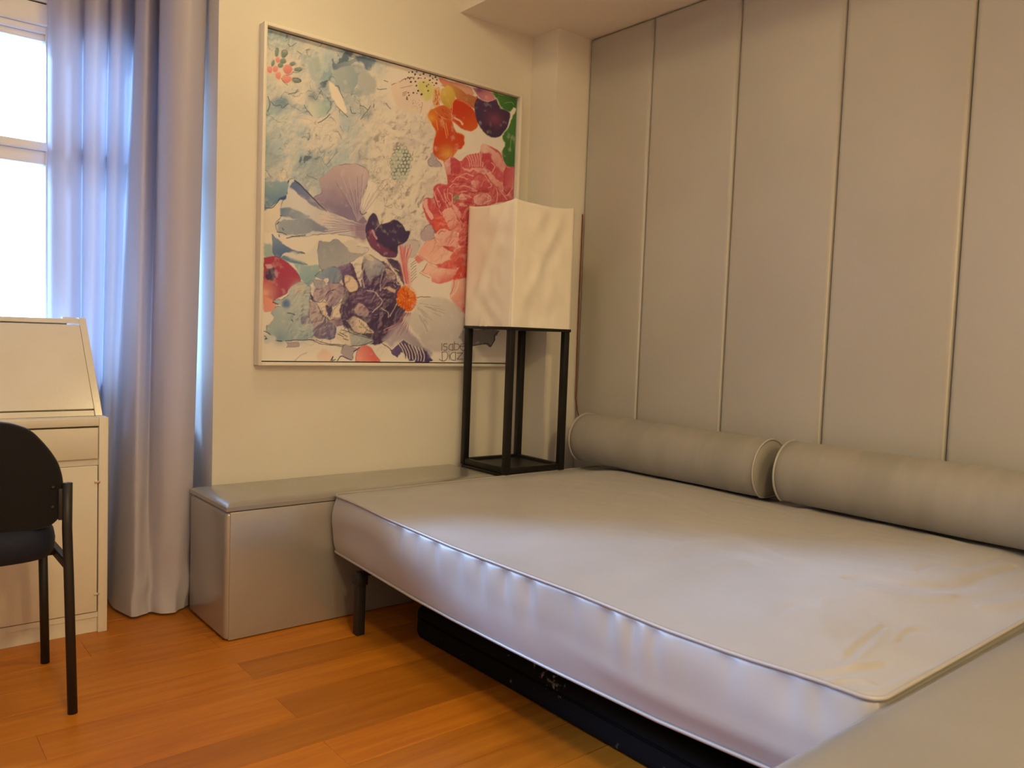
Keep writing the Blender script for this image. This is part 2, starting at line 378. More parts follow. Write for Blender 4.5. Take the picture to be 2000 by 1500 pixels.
box('zip_flap', (1.411, 0.74, 0.070), (1.420, 2.12, 0.078), M['flap'], t, 0.003, 2)

# ------------------------------------------------------------------ mattress
def edge_table(y):
    return np.interp(y, [0.58, 0.78, 1.01, 1.26, 1.5, 1.75, 2.085, 2.432], [0.434, 0.424, 0.418, 0.421, 0.418, 0.416, 0.423, 0.436])
def bot_table(y):
    return np.interp(y, [0.58, 0.77, 1.019, 1.353, 1.486, 1.738, 1.936, 2.446], [0.245, 0.24, 0.225, 0.218, 0.217, 0.217, 0.221, 0.245])
wr = []
def wrinkle(pts, amp, wid, s=2.857, ox=1300, oy=1100):
    P = [at(ox+a/s, oy+b/s, 'z', 0.44)[:2] for a, b in pts]
    wr.append((catmull(P, 8), amp*(0.9 if wid > 0.015 else 0.6), wid*(0.95 if wid > 0.015 else 0.8)))
wrinkle([(1000,140),(1150,150),(1400,185),(1650,170),(1800,110),(1950,60)], -0.007, 0.022)
wrinkle([(1080,205),(1400,235),(1600,215)], 0.005, 0.02)
wrinkle([(1400,110),(1500,70),(1650,80),(1850,20)], -0.005, 0.018)
wrinkle([(1750,260),(1900,240),(2050,190)], 0.006, 0.02)
wrinkle([(720,598),(950,605),(1150,580),(1250,560)], -0.006, 0.013)
wrinkle([(740,570),(950,578),(1180,552)], 0.005, 0.012)
wrinkle([(880,660),(960,632),(1060,632),(1160,655)], 0.005, 0.009)
wrinkle([(900,680),(1000,655),(1150,672)], -0.004, 0.009)
wrinkle([(1030,690),(1200,698),(1350,640),(1500,570)], 0.006, 0.012)
wrinkle([(960,530),(1080,440),(1190,365)], 0.0035, 0.010)
wrinkle([(1010,545),(1120,450),(1215,375)], -0.0035, 0.010)
wrinkle([(1060,555),(1170,450),(1235,385)], 0.003, 0.010)
wrinkle([(1270,440),(1330,380),(1400,360),(1480,370)], 0.004, 0.010)
wrinkle([(1290,460),(1350,395),(1480,388)], -0.003, 0.010)
wrinkle([(630,310),(700,275),(800,262)], -0.003, 0.014)
wrinkle([(860,290),(900,245),(1050,255)], 0.0025, 0.012)
wrinkle([(1200,750),(1350,690),(1500,610)], 0.005, 0.010)
wrinkle([(740,560),(780,540),(830,535)], -0.003, 0.010)
wrinkle([(480,500),(560,460),(620,440)], -0.002, 0.012)
wrinkle([(250,60),(500,30),(800,45)], 0.003, 0.03)
s2 = 2.105
wrinkle([(350,440),(480,420),(700,520)], 0.003, 0.03, s2, 1050, 780)
wrinkle([(760,440),(900,470),(1050,520)], -0.004, 0.02, s2, 1050, 780)
wrinkle([(880,480),(1000,500),(1200,480)], 0.004, 0.02, s2, 1050, 780)
wrinkle([(130,410),(250,370),(400,380)], 0.003, 0.03, s2, 1050, 780)
wrinkle([(1200,600),(1450,560),(1750,640)], 0.004, 0.04, s2, 1050, 780)
wrinkle([(550,650),(800,610),(1000,690)], 0.004, 0.03, s2, 1050, 780)
wrinkle([(500,690),(760,670),(900,720)], -0.003, 0.03, s2, 1050, 780)
def top_z(x, y):
    e = edge_table(y)
    u_ = np.clip((x-BX0)/(BX1-BX0), 0, 1)
    e = e*(1-smoothstep(0, 0.5, u_)) + 0.448*smoothstep(0, 0.5, u_)
    fe = smoothstep(2.446-0.35, 2.446, y); e = e*(1-fe) + 0.434*fe
    ne = smoothstep(0.575+0.3, 0.575, y); e = e*(1-ne) + (0.434+0.01*u_)*ne
    dd = np.minimum(np.minimum(x-BX0, (BX1-x)*1.5), np.minimum(y-BY0, BY1-y))
    z = e + 0.022*smoothstep(0.0, 0.28, dd)
    for P, amp, wid in wr:
        A = P[:-1]; B = P[1:]
        bd = np.full(x.shape, 9.0); n = len(A)
        for k in range(n):
            d = B[k]-A[k]; L2 = d@d+1e-9
            tt = np.clip(((x-A[k][0])*d[0]+(y-A[k][1])*d[1])/L2, 0, 1)
            q = np.hypot(x-A[k][0]-tt*d[0], y-A[k][1]-tt*d[1])
            endf = 1.0
            s_ = (k+tt)/n
            w_ = np.clip(np.minimum(s_, 1-s_)*5, 0.12, 1)
            bd = np.minimum(bd, q/np.sqrt(w_))
        z = z + amp*np.exp(-(bd/wid)**2)*smoothstep(0, 0.02, dd+0.005)
    fz = np.array([0.006*noise.noise((a*3.3, b*2.6, 0.5))+0.0022*noise.noise((a*9+b*3, b*6, 3.5))+0.0011*noise.noise((a*24, b*15+a*9, 7.5)) for a, b in zip(x.ravel(), y.ravel())]).reshape(x.shape)
    return z + fz*smoothstep(0, 0.10, dd)
nx, ny = 240, 340
gx = np.linspace(BX0, BX1, nx+1); gy = np.linspace(BY0, BY1, ny+1)
GX, GY = np.meshgrid(gx, gy)
GZ = top_z(GX, GY)
RC = 0.03
def round_corner(x, y):
    cx = min(max(x, BX0+RC), BX1-RC); cy = min(max(y, BY0+RC), BY1-RC)
    dx, dy = x-cx, y-cy; dl = math.hypot(dx, dy)
    if dl > RC: dx *= RC/dl; dy *= RC/dl
    return cx+dx, cy+dy
V = []; F = []; W = nx+1
for j in range(ny+1):
    for i in range(nx+1):
        x, y = float(GX[j, i]), float(GY[j, i])
        if (x < BX0+RC or x > BX1-RC) and (y < BY0+RC or y > BY1-RC): x, y = round_corner(x, y)
        V.append((x, y, float(GZ[j, i])))
for j in range(ny):
    for i in range(nx): F.append((j*W+i, j*W+i+1, (j+1)*W+i+1, (j+1)*W+i))
ring = [i for i in range(W)] + [j*W+nx for j in range(1, ny+1)] + [ny*W+i for i in range(nx-1, -1, -1)] + [j*W for j in range(ny-1, 0, -1)]
NR = len(ring); NS = 18
pleats = [(2.02, 0.010), (1.93, 0.008), (1.83, 0.012), (1.62, 0.013), (1.52, 0.012), (1.43, 0.012), (1.17, 0.013), (1.10, 0.011), (1.04, 0.009), (0.86, 0.006), (0.74, 0.006), (0.68, 0.006), (1.28, 0.006), (1.72, 0.008)]
normals = []
for k in range(NR):
    p, q = V[ring[k-1]], V[ring[(k+1) % NR]]
    tx, ty = q[0]-p[0], q[1]-p[1]; l = math.hypot(tx, ty) or 1
    normals.append((ty/l, -tx/l))
rows_ = [ring]; top_path = []; bot_path = []
for s_ in range(1, NS+1):
    cur = []
    f = s_/NS
    for k in range(NR):
        x, y, zt = V[ring[k]]; n_ = normals[k]
        zb = float(bot_table(y)); z = zt + (zb-zt)*f
        out = (0.016 if n_[0] < -0.5 else 0.002)*math.sin(math.pi*f)**0.8 - 0.002*f
        if n_[0] < -0.7:
            for yc, a in pleats:
                yy = yc - 0.25*(zt-z)
                out -= 0.55*a*math.exp(-((y-yy)/0.020)**2)*math.exp(-((f-0.12)/0.28)**2)
                out += 0.3*a*math.exp(-((y-yy+0.035)/0.028)**2)*math.exp(-((f-0.18)/0.3)**2)
            out += 0.012*noise.noise((y*3.1, z*9, 0.3))*math.sin(math.pi*f)
            out += 0.007*math.exp(-((f-0.60-0.15*math.sin(y*2.3))/0.12)**2)*smoothstep(1.5, 1.0, np.float64(y))
        cur.append(len(V)); V.append((x+n_[0]*out, y+n_[1]*out, z))
    rows_.append(cur)
for a, b in zip(rows_[:-1], rows_[1:]):
    for k in range(NR): F.append((a[k], b[k], b[(k+1) % NR], a[(k+1) % NR]))
F.append(tuple(rows_[-1][::-1]))
mattress = thing('mattress', 'thick silver satin mattress on the bed along the padded wall', 'mattress', ((BX0+BX1)/2, (BY0+BY1)/2, 0.22))
cover = obj('cover', V, F, M['satin'], mattress, True)
tp = [(V[r_][0]+normals[k][0]*0.003, V[r_][1]+normals[k][1]*0.003, V[r_][2]+0.0015) for k, r_ in enumerate(ring)]
bt = [(V[r_][0]+normals[k][0]*0.003, V[r_][1]+normals[k][1]*0.003, V[r_][2]+0.001) for k, r_ in enumerate(rows_[-1])]
tube('piping', tp, 0.0042, M['piping'], cover, 6, True)
tube('piping', bt, 0.0042, M['piping'], cover, 6, True)

# ------------------------------------------------------------------ bolsters
def bolster(label, y0, y1, xc, zc, rad, seed):
    t = thing('bolster_cushion', label, 'cushion', (xc, (y0+y1)/2, zc-rad), group='bolster cushions along the padded wall')
    n = 48; prof = [(0.0, 0.0), (0.3, -0.004), (0.7, -0.004), (0.93, 0.002), (1.0, 0.008)]
    st = []
    for rr, dy in prof: st.append((y0+dy, rr*0.97))
    ns = 40
    for k in range(1, ns): st.append((y0+0.008+(y1-y0-0.016)*k/ns, 0.97+0.03*min(1, min(k, ns-k)/4)))
    for rr, dy in prof[::-1]: st.append((y1-dy, rr*0.97))
    V = []; F = []
    for i, (yy, rr) in enumerate(st):
        for k in range(n):
            a = 2*math.pi*k/n
            w_ = 1+0.03*noise.noise((math.cos(a)*0.8+seed, yy*5.5, math.sin(a)*0.8))*(1 if rr > 0.95 else 0.3)
            x = xc+rad*rr*w_*math.cos(a); z = zc+rad*rr*w_*math.sin(a)
            if z < zc-rad*0.86: z = zc-rad*0.86 + (z-(zc-rad*0.86))*0.3
            V.append((x, yy, z))
    for i in range(len(st)-1):
        for k in range(n): F.append((i*n+k, (i+1)*n+k, (i+1)*n+(k+1) % n, i*n+(k+1) % n))
    c = obj('cover', V, F, M['bolster'], t, True)
    for yy in (y0+0.006, y1-0.006):
        P = []
        for k in range(n):
            a = 2*math.pi*k/n; z = zc+rad*0.985*math.sin(a)
            if z < zc-rad*0.86: z = zc-rad*0.86 + (z-(zc-rad*0.86))*0.3
            P.append((xc+rad*0.985*math.cos(a), yy, z))
        tube('piping', P, 0.004, M['piping'], c, 6, True)
    return t
bolster('silver bolster cushion nearer the black lamp', 1.535, 2.44, 2.448, 0.569, 0.106, 1.3)
bolster('silver bolster cushion farther from the black lamp', 0.58, 1.465, 2.445, 0.574, 0.107, 7.7)

# ------------------------------------------------------------------ pedestal and lamp
ped = thing('pedestal_box', 'plain black box carrying the lamp beside the bench', 'box', (2.165, 2.61, 0))
box('body', (2.018, 2.457, 0.0), (2.322, 2.742, 0.420), M['black_wood'], ped, 0.003, 2)
box('top', (2.014, 2.452, 0.420), (2.326, 2.747, 0.440), M['black_wood'], ped, 0.003, 2)
LS = 0.314
lamp = thing('square_lamp', 'tall black frame lamp with a square white cloth shade', 'lamp', (2.169, 2.594, 0.440), -0.024, local=True)
h = LS/2; lt = 0.026; zp = 0.587; ztop = 1.088
for a, b in ((-1, -1), (1, -1), (1, 1), (-1, 1)):
    x, y = a*(h-lt/2), b*(h-lt/2)
    box('leg', (x-lt/2, y-lt/2, 0.0), (x+lt/2, y+lt/2, zp-0.008), M['black_wood'], lamp, 0.0015, 2)
for s_ in (-1, 1):
    box('base_rail', (-h+lt, s_*(h-lt/2)-lt/2+0.003, 0.002), (h-lt, s_*(h-lt/2)+lt/2-0.003, 0.026), M['black_wood'], lamp, 0.0015, 2)
    box('base_rail', (s_*(h-lt/2)-lt/2+0.003, -h+lt, 0.002), (s_*(h-lt/2)+lt/2-0.003, h-lt, 0.026), M['black_wood'], lamp, 0.0015, 2)
box('shelf', (-h+0.02, -h+0.02, 0.004), (h-0.02, h-0.02, 0.016), M['black_wood'], lamp)
box('top_plate', (-h-0.004, -h-0.004, zp-0.010), (h+0.004, h+0.004, zp+0.002), M['black_wood'], lamp, 0.002, 2)
# cloth shade: four loosely hung sides and a slack top
V = []; F = []; n = 26; nz = 34
per = []
hs = h+0.001
for i in range(n): per.append((-hs+2*hs*i/n, -hs, 0, -1))
for i in range(n): per.append((hs, -hs+2*hs*i/n, 1, 0))
for i in range(n): per.append((hs-2*hs*i/n, hs, 0, 1))
for i in range(n): per.append((-hs, hs-2*hs*i/n, -1, 0))
NP = len(per)
for j in range(nz+1):
    f = j/nz
    for k, (x, y, nxx, nyy) in enumerate(per):
        i = k % n; e = math.sin(math.pi*i/n)
        sag = 0.012*e**0.7 + 0.005*noise.noise((x*9, y*9, 1.0))*e
        z = zp+0.001 + (ztop-zp)*f - sag*f**6
        o_ = 0.010*noise.noise((x*7+3*f, y*7, f*4.5))*e + 0.006*noise.noise((x*22, y*22, f*9))*e
        d = abs((i/n if i/n < 0.5 else 1-i/n))
        o_ += 0.004*math.sin(30*f+17*i/n)*math.exp(-((f-0.17)/0.10)**2)*e*0.8
        o_ += 0.003*math.sin(k*2.1)*math.exp(-f/0.03)*e
        # slanting pull fold towards the lower corner
        fold = (i/n)*0.9 - f*0.75
        o_ += 0.006*math.exp(-((fold-0.02)/0.07)**2)*e - 0.004*math.exp(-((fold-0.18)/0.08)**2)*e
        tap = 1.0 - 0.01*f
        V.append((x*tap+nxx*o_, y*tap+nyy*o_, z))
for j in range(nz):
    for k in range(NP): F.append((j*NP+k, j*NP+(k+1) % NP, (j+1)*NP+(k+1) % NP, (j+1)*NP+k))
c0 = len(V); V.append((0, 0, ztop-0.02))
for k in range(NP): F.append((nz*NP+k, nz*NP+(k+1) % NP, c0))
shade = obj('shade', V, F, M['shade'], lamp, True)
tube('seam', [V[j*NP][0:3] for j in range(nz+1)], 0.0012, M['shade'], shade, 5)

# thin cord in the corner behind the bolster
tag(tube('cord', [(XP-0.006, 2.626, 1.55), (XP-0.006, 2.625, 1.0), (XP-0.007, 2.620, 0.72), (XP-0.012, 2.60, 0.665), (XP-0.02, 2.575, 0.63)], 0.0028, M['cord'], None, 6, origin=(XP-0.006, 2.626, 0.63)),
    'thin red cord hanging in the corner beside the padded panels', 'cord')

# ------------------------------------------------------------------ curtain
def cx(px, Y, row): return (at(px, row, 'y', Y)[0], Y)
topP = [cx(p, y, 0) for p, y in ((93,3.25),(104,3.21),(128,3.18),(150,3.21),(163,3.255),(168,3.20),(190,3.17),(208,3.21),(214,3.25),(219,3.19),(236,3.17),(252,3.21),(264,3.25),(267,3.10),(288,3.02),(306,3.08),(313,3.12),(314,2.98),(335,2.90),(370,2.87),(396,2.89),(404,2.91))] + [(0.955,2.97),(0.94,3.04),(0.88,3.10),(0.80,3.13)]
botP = [cx(p, y, 1180) for p, y in ((93,3.25),(104,3.21),(128,3.18),(145,3.21),(155,3.255),(160,3.20),(172,3.17),(184,3.20),(190,3.25),(194,3.17),(200,3.13),(206,3.10),(211,3.03),(222,2.93),(250,2.825),(262,2.795),(280,2.815),(293,2.83),(315,2.80),(345,2.785),(362,2.80),(368,2.83))] + [(0.905,2.90),(0.91,2.98),(0.87,3.05),(0.80,3.10)]
A = catmull(topP, 7); B = catmull(botP, 7)
NZ = 90; ZT_C = 2.56; V = []; F = []
nA = len(A)
for j in range(NZ+1):
    z = 0.012 + (ZT_C-0.012)*(j/NZ)
    t_ = min(1.0, max(0.0, (z-0.02)/2.08)); tt = t_**0.85
    for i in range(nA):
        p = A[i]*tt + B[i]*(1-tt)
        # loose crumples near the floor and at a knee in the front fold
        cr = math.exp(-z/0.13)
        dx = 0.018*noise.noise((i*0.16, z*13, 2.2))*cr*smoothstep(85, 110, np.float64(i))
        dy = 0.028*noise.noise((i*0.13, z*11, 5.7))*cr*smoothstep(85, 110, np.float64(i))
        dy += 0.010*noise.noise((i*0.10, z*4.0, 9.1))*math.exp(-((z-0.33)/0.16)**2)
        dy += 0.006*noise.noise((i*0.05, z*1.7, 4.0))
        V.append((p[0]+dx, p[1]+dy, z))
for j in range(NZ):
    for i in range(nA-1): F.append((j*nA+i, j*nA+i+1, (j+1)*nA+i+1, (j+1)*nA+i))
cur = obj('curtain', V, F, M['curtain'], None, True, origin=(0.72, 3.0, 0.0))
tag(cur, 'floor length silver grey curtain gathered beside the window', 'curtain')
rail = thing('curtain_rail', 'white ceiling curtain rail above the window', 'curtain rail', (-0.3, 3.06, ZC))
box('track', (XL+0.05, 3.04, ZC-0.03), (XE-0.01, 3.08, ZC), M['pvc'], rail, 0.002, 2)
for k in range(8): box('glider', (0.55+0.052*k, 3.05, ZC-0.062), (0.56+0.052*k, 3.07, ZC-0.03), M['pvc'], rail)

# ------------------------------------------------------------------ desk
DX0, DX1, DY, DZ = -0.02, 0.636, 2.755, 0.69
st = 0.027
desk = thing('secretary_desk', 'white painted secretary desk with slanted flap under the window', 'desk', ((DX0+DX1)/2, DY+0.17, 0))
DYB = 3.10
YS0 = 2.805           # front of the slanted part on the body top
def prism_x(name, poly, x0, x1, m, parent, bev=0.0):
    bm = bmesh.new(); a = [bm.verts.new((x0, y, z)) for y, z in poly]; b = [bm.verts.new((x1, y, z)) for y, z in poly]
    k = len(poly); bm.faces.new(a[::-1]); bm.faces.new(b)
    for i in range(k): bm.faces.new((a[i], a[(i+1) % k], b[(i+1) % k], b[i]))
    bmesh.ops.recalc_face_normals(bm, faces=bm.faces[:])
    if bev: bmesh.ops.bevel(bm, geom=bm.edges[:], offset=bev, segments=2, profile=0.5, affect='EDGES')
    me = bpy.data.meshes.new(name); bm.to_mesh(me); bm.free(); return fin(name, me, m, parent)
for x0, x1 in ((DX0, DX0+st), (DX1-st, DX1)):
    box('side_panel', (x0, DY, 0.0), (x1, DYB, DZ), M['desk'], desk, 0.002, 2)
    prism_x('upper_side', [(YS0, DZ+0.0005), (DYB, DZ+0.0005), (DYB, 1.0), (3.055, 1.0)], x0, x1-(0.005 if x0 > 0.3 else 0), M['desk'], desk, 0.002)
box('top_board', (DX0+st, DY+0.001, DZ-0.027), (DX1-st, DYB, DZ-0.001), M['desk'], desk, 0.002, 2)
box('back_board', (DX0+st, DYB-0.012, 0.03), (DX1-st, DYB-0.002, DZ-0.03), M['desk_dark'], desk)
box('divider_rail', (DX0+st, DY+0.012, 0.5385), (DX1-st, DY+0.05, 0.559), M['desk_dark'], desk)
box('bottom_board', (DX0+st, DY+0.006, 0.050), (DX1-st, DYB-0.02, 0.066), M['desk_dark'], desk)
box('toe_kick', (DX0+st, DY+0.012, 0.0), (DX1-st, DY+0.03, 0.062), M['desk_dark'], desk, 0.001, 1)
dm = (DX0+DX1)/2
dr = box('drawer', (DX0+st+0.003, DY+0.002, 0.5595), (DX1-st-0.002, DY+0.30, 0.6575), M['desk'], desk, 0.002, 2)
for x0, x1, hx in ((DX0+st+0.003, 0.262, DX0+st), (0.266, DX1-st-0.003, DX1-st)):
    d_ = box('door', (x0, DY+0.002, 0.069), (x1, DY+0.020, 0.5375), M['desk'], desk, 0.002, 2)
    for z in (0.486, 0.126):
        box('hinge', (hx-0.012, DY-0.002, z-0.004), (hx+0.004, DY+0.004, z+0.004), M['hinge'], d_, 0.001, 2)
# slanted flap between the upper sides
def slant(z): return YS0 + (3.055-YS0)*(z-DZ)/(1.0-DZ)
fx0, fx1 = DX0+st+0.003, DX1-st-0.001
prism_x('flap', [(slant(0.712)-0.004, 0.712), (slant(0.712)+0.016, 0.705), (slant(0.976)+0.022, 0.970), (slant(0.976)-0.002, 0.976)], fx0, fx1, M['desk'], desk, 0.002)
prism_x('flap_ledge', [(slant(0.69)+0.006, 0.690), (slant(0.69)+0.05, 0.690), (slant(0.708)+0.05, 0.706), (slant(0.708)+0.002, 0.706)], fx0-0.002, fx1, M['desk'], desk, 0.001)
prism_x('top_rail', [(slant(0.980)+0.002, 0.980), (DYB, 0.980), (DYB, 0.995), (slant(0.995)+0.002, 0.995)], DX0+st, DX1-st, M['desk'], desk, 0.001)
box('back_rail', (DX0+st, DYB-0.016, 0.70), (DX1-st-0.03, DYB, 0.980), M['desk'], desk)
box('rail_cap', (DX1-st-0.045, DYB-0.025, 0.9955), (DX1-st-0.004, DYB, 1.001), M['frame_white'], desk)

# ------------------------------------------------------------------ chair
chair = thing('guest_chair', 'black armless chair with rounded back pulled up to the desk', 'chair', (0.21, 2.42, 0))
cxm = 0.205
def mx(x): return 2*cxm-x
for s_ in (1, -1):
    fx = (lambda x: x) if s_ > 0 else mx
    tube('leg', [(fx(0.432), 2.213, 0.0), (fx(0.426), 2.235, 0.36), (fx(0.424), 2.245, 0.47), (fx(0.424), 2.242, 0.585)], 0.0118, M['black_metal'], chair, 12, sx=1.0)
    tube('leg', [(fx(0.434), 2.59, 0.0), (fx(0.424), 2.575, 0.39)], 0.0118, M['black_metal'], chair, 12)
    box('side_rail', tuple(min(a, b) for a, b in zip((fx(0.415), 2.235, 0.368), (fx(0.433), 2.59, 0.392))), tuple(max(a, b) for a, b in zip((fx(0.415), 2.235, 0.368), (fx(0.433), 2.59, 0.392))), M['black_metal'], chair, 0.003, 2)
box('cross_rail', (mx(0.416), 2.36, 0.374), (0.416, 2.38, 0.390), M['black_metal'], chair, 0.003, 2)
box('cross_rail', (mx(0.41), 2.555, 0.372), (0.41, 2.575, 0.390), M['black_metal'], chair, 0.003, 2)
# seat cushion: rounded slab
def slab(name, outline, axis, levels, m, parent, place):
    V = []; F = []; n = len(outline)
    c = np.mean(np.array(outline), axis=0)
    for off, sc_ in levels:
        for p in outline:
            q = c + (np.array(p)-c)*sc_; V.append(place(q[0], q[1], off))
    for i in range(len(levels)-1):
        for k in range(n): F.append((i*n+k, i*n+(k+1) % n, (i+1)*n+(k+1) % n, (i+1)*n+k))
    F.append(tuple(range(n-1, -1, -1))); F.append(tuple((len(levels)-1)*n+k for k in range(n)))
    o = obj(name, V, F, m, parent, True)
    bm = bmesh.new(); bm.from_mesh(o.data); bmesh.ops.recalc_face_normals(bm, faces=bm.faces[:]); bm.to_mesh(o.data); bm.free()
    return o
def superel(cx_, cy_, a, b, e, n=56):
    out = []
    for k in range(n):
        t_ = 2*math.pi*k/n; c, s = math.cos(t_), math.sin(t_)
        out.append((cx_+a*math.copysign(abs(c)**(2/e), c), cy_+b*math.copysign(abs(s)**(2/e), s)))
    return out
slab('seat', superel(cxm, 2.452, 0.210, 0.226, 4.6), 'z', [(0.392, 0.90), (0.396, 0.96), (0.412, 0.992), (0.435, 1.0), (0.455, 0.985), (0.470, 0.94), (0.480, 0.85), (0.485, 0.6), (0.486, 0.3)], M['seat_fabric'], chair, lambda a, b, o: (a, b, o))
# backrest outline from the photograph, mirrored about the chair's middle
YBK = 2.262
half = [at(px, py, 'y', YBK) for px, py in ((0,824.5),(31,829.6),(60,841),(82.7,861.7),(103,886.5),(115.7,909),(123,938),(124,975),(119,1004),(99,1026),(62,1036),(30,1041))]
half = [(p[0]-cxm, p[2]) for p in half]
ztopb = half[0][1]+0.009
pts = [(0.0, ztopb)] + half + [(0.0, half[-1][1]-0.004)]
pts = catmull(pts, 4)
outl = [(cxm+a, b) for a, b in pts] + [(cxm-a, b) for a, b in pts[-2:0:-1]]
bk = slab('backrest', outl, 'y', [(-0.012, 0.95), (-0.010, 0.985), (0.0, 1.0), (0.018, 1.0), (0.034, 0.97), (0.042, 0.90), (0.046, 0.6), (0.047, 0.3)], M['black_fabric'], chair, lambda a, b, o: (a, YBK+o, b))
for s_ in (1, -1):
    x1 = 0.424 if s_ > 0 else mx(0.424); x0 = 0.404 if s_ > 0 else mx(0.404)
    br = box('bracket', (min(x0, x1), 2.242, 0.492), (max(x0, x1), 2.2500, 0.572), M['black_metal'], chair, 0.002, 2)
    for px, py in ((105, 953), (104, 992)):
        p = at(px, py, 'y', 2.244); xx = p[0] if s_ > 0 else mx(p[0])
        V = []; F = []; n = 12
        for rr, dy in ((0.0055, 0.0), (0.0052, -0.002), (0.0035, -0.004), (0.001, -0.0045)):
            for k in range(n): a = 2*math.pi*k/n; V.append((xx+rr*math.cos(a), 2.2505+dy, p[2]+rr*math.sin(a)))
        for i in range(3):
            for k in range(n): F.append((i*n+k, (i+1)*n+k, (i+1)*n+(k+1) % n, i*n+(k+1) % n))
        obj('screw', V, F, M['black_metal'], bk, True)

# ------------------------------------------------------------------ painting
#PAINT_BEGIN
PX0, PX1, PZ0, PZ1, PYF = 1.121, 2.288, 0.856, 2.045, 2.758
pic = thing('framed_painting', 'large square flower painting in a white floating frame', 'painting', ((PX0+PX1)/2, YW, PZ0))
rw = 0.0115
box('frame_side', (PX0, PYF, PZ0), (PX0+rw, YW, PZ1), M['frame_white'], pic, 0.001, 2)
box('frame_side', (PX1-rw, PYF, PZ0), (PX1, YW, PZ1), M['frame_white'], pic, 0.001, 2)
box('frame_rail', (PX0+rw, PYF, PZ0), (PX1-rw, YW, PZ0+rw), M['frame_white'], pic, 0.001, 2)
box('frame_rail', (PX0+rw, PYF, PZ1-rw), (PX1-rw, YW, PZ1), M['frame_white'], pic, 0.001, 2)
box('frame_back', (PX0+rw, YW-0.012, PZ0+rw), (PX1-rw, YW-0.001, PZ1-rw), M['canvas_edge'], pic)
CX0, CX1, CZ0, CZ1, CYF = PX0+rw+0.004, PX1-rw-0.004, PZ0+rw+0.004, PZ1-rw-0.004, PYF+0.022
box('canvas', (CX0, CYF+0.0006, CZ0), (CX1, YW-0.012, CZ1), M['canvas_edge'], pic)

# the printed picture is painted on the canvas as point colours of a fine flat grid
NG = 600
lx = np.linspace(CX0, CX1, NG); lz = np.linspace(CZ0, CZ1, NG)
CXg, CZg = np.meshgrid(lx, lz)
vx, vy, vz = CXg-CAM[0], np.full_like(CXg, CYF)-CAM[1], CZg-CAM[2]
dep = vx*_fw[0]+vy*_fw[1]+vz*_fw[2]
GXp = 1000+FPX*(vx*CR[0]+vy*CR[1]+vz*CR[2])/dep      # where each canvas point lies in the photograph's measure
GYp = 750-FPX*(vx*CU[0]+vy*CU[1]+vz*CU[2])/dep
prs = np.random.RandomState(11)
def vnoise(scale, octv=4, seed=0):
    r = np.random.RandomState(seed); out = np.zeros((NG, NG)); amp = 1.0; tot = 0
    for o in range(octv):
        n = int(scale*2**o)+2; g = r.rand(n, n)
        t = np.linspace(0, n-1.001, NG); i = t.astype(int); f = t-i; f = f*f*(3-2*f)
        a = g[i][:, i]*(1-f)[None, :] + g[i][:, i+1]*f[None, :]; b = g[i+1][:, i]*(1-f)[None, :] + g[i+1][:, i+1]*f[None, :]
        out += amp*(a*(1-f)[:, None]+b*f[:, None]); tot += amp; amp *= 0.55
    return out/tot
def lin(c):
    c = np.array(c, float)/255.0
    return np.where(c <= 0.04045, c/12.92, ((c+0.055)/1.055)**2.4)
IMG = np.zeros((NG, NG, 3)); IMG[:] = lin((240, 236, 234))
N1, N2, N3, N4 = vnoise(14, 4, 1), vnoise(14, 4, 2), vnoise(40, 3, 3), vnoise(7, 4, 4)
N5, N6 = vnoise(70, 2, 5), vnoise(70, 2, 6)
WX, WY = (N1-0.5)+0.55*(N5-0.5), (N2-0.5)+0.55*(N6-0.5)
OFF = {'A': (510, 40, 7.5), 'B': (760, 120, 7.5), 'C': (510, 220, 7.5), 'D': (760, 280, 7.5), 'E': (510, 400, 7.5), 'F': (700, 420, 7.5), 'G': (500, 530, 7.5), 'H': (700, 540, 6.667), 'S': (840, 640, 12.5), 'P': (0, 0, 1.0)}
def cv(c, pts):
    ox, oy, s = OFF[c]; return np.array([(ox+a/s, oy+b/s) for a, b in pts])
def window(P, pad):
    m = (GXp > P[:, 0].min()-pad) & (GXp < P[:, 0].max()+pad) & (GYp > P[:, 1].min()-pad) & (GYp < P[:, 1].max()+pad)
    ys, xs = np.where(m)
    if len(ys) == 0: return None
    return slice(ys.min(), ys.max()+1), slice(xs.min(), xs.max()+1)
def segdist(X, Y, P, closed):
    d = np.full(X.shape, 1e9); n = len(P)
    for k in range(n if closed else n-1):
        a = P[k]; b = P[(k+1) % n]; e = b-a; L = e@e+1e-9
        t = np.clip(((X-a[0])*e[0]+(Y-a[1])*e[1])/L, 0, 1)
        d = np.minimum(d, (X-a[0]-t*e[0])**2+(Y-a[1]-t*e[1])**2)
    return np.sqrt(d)
def blend(w_, alpha, c):
    IMG[w_] = IMG[w_]*(1-alpha[..., None]) + c*alpha[..., None]
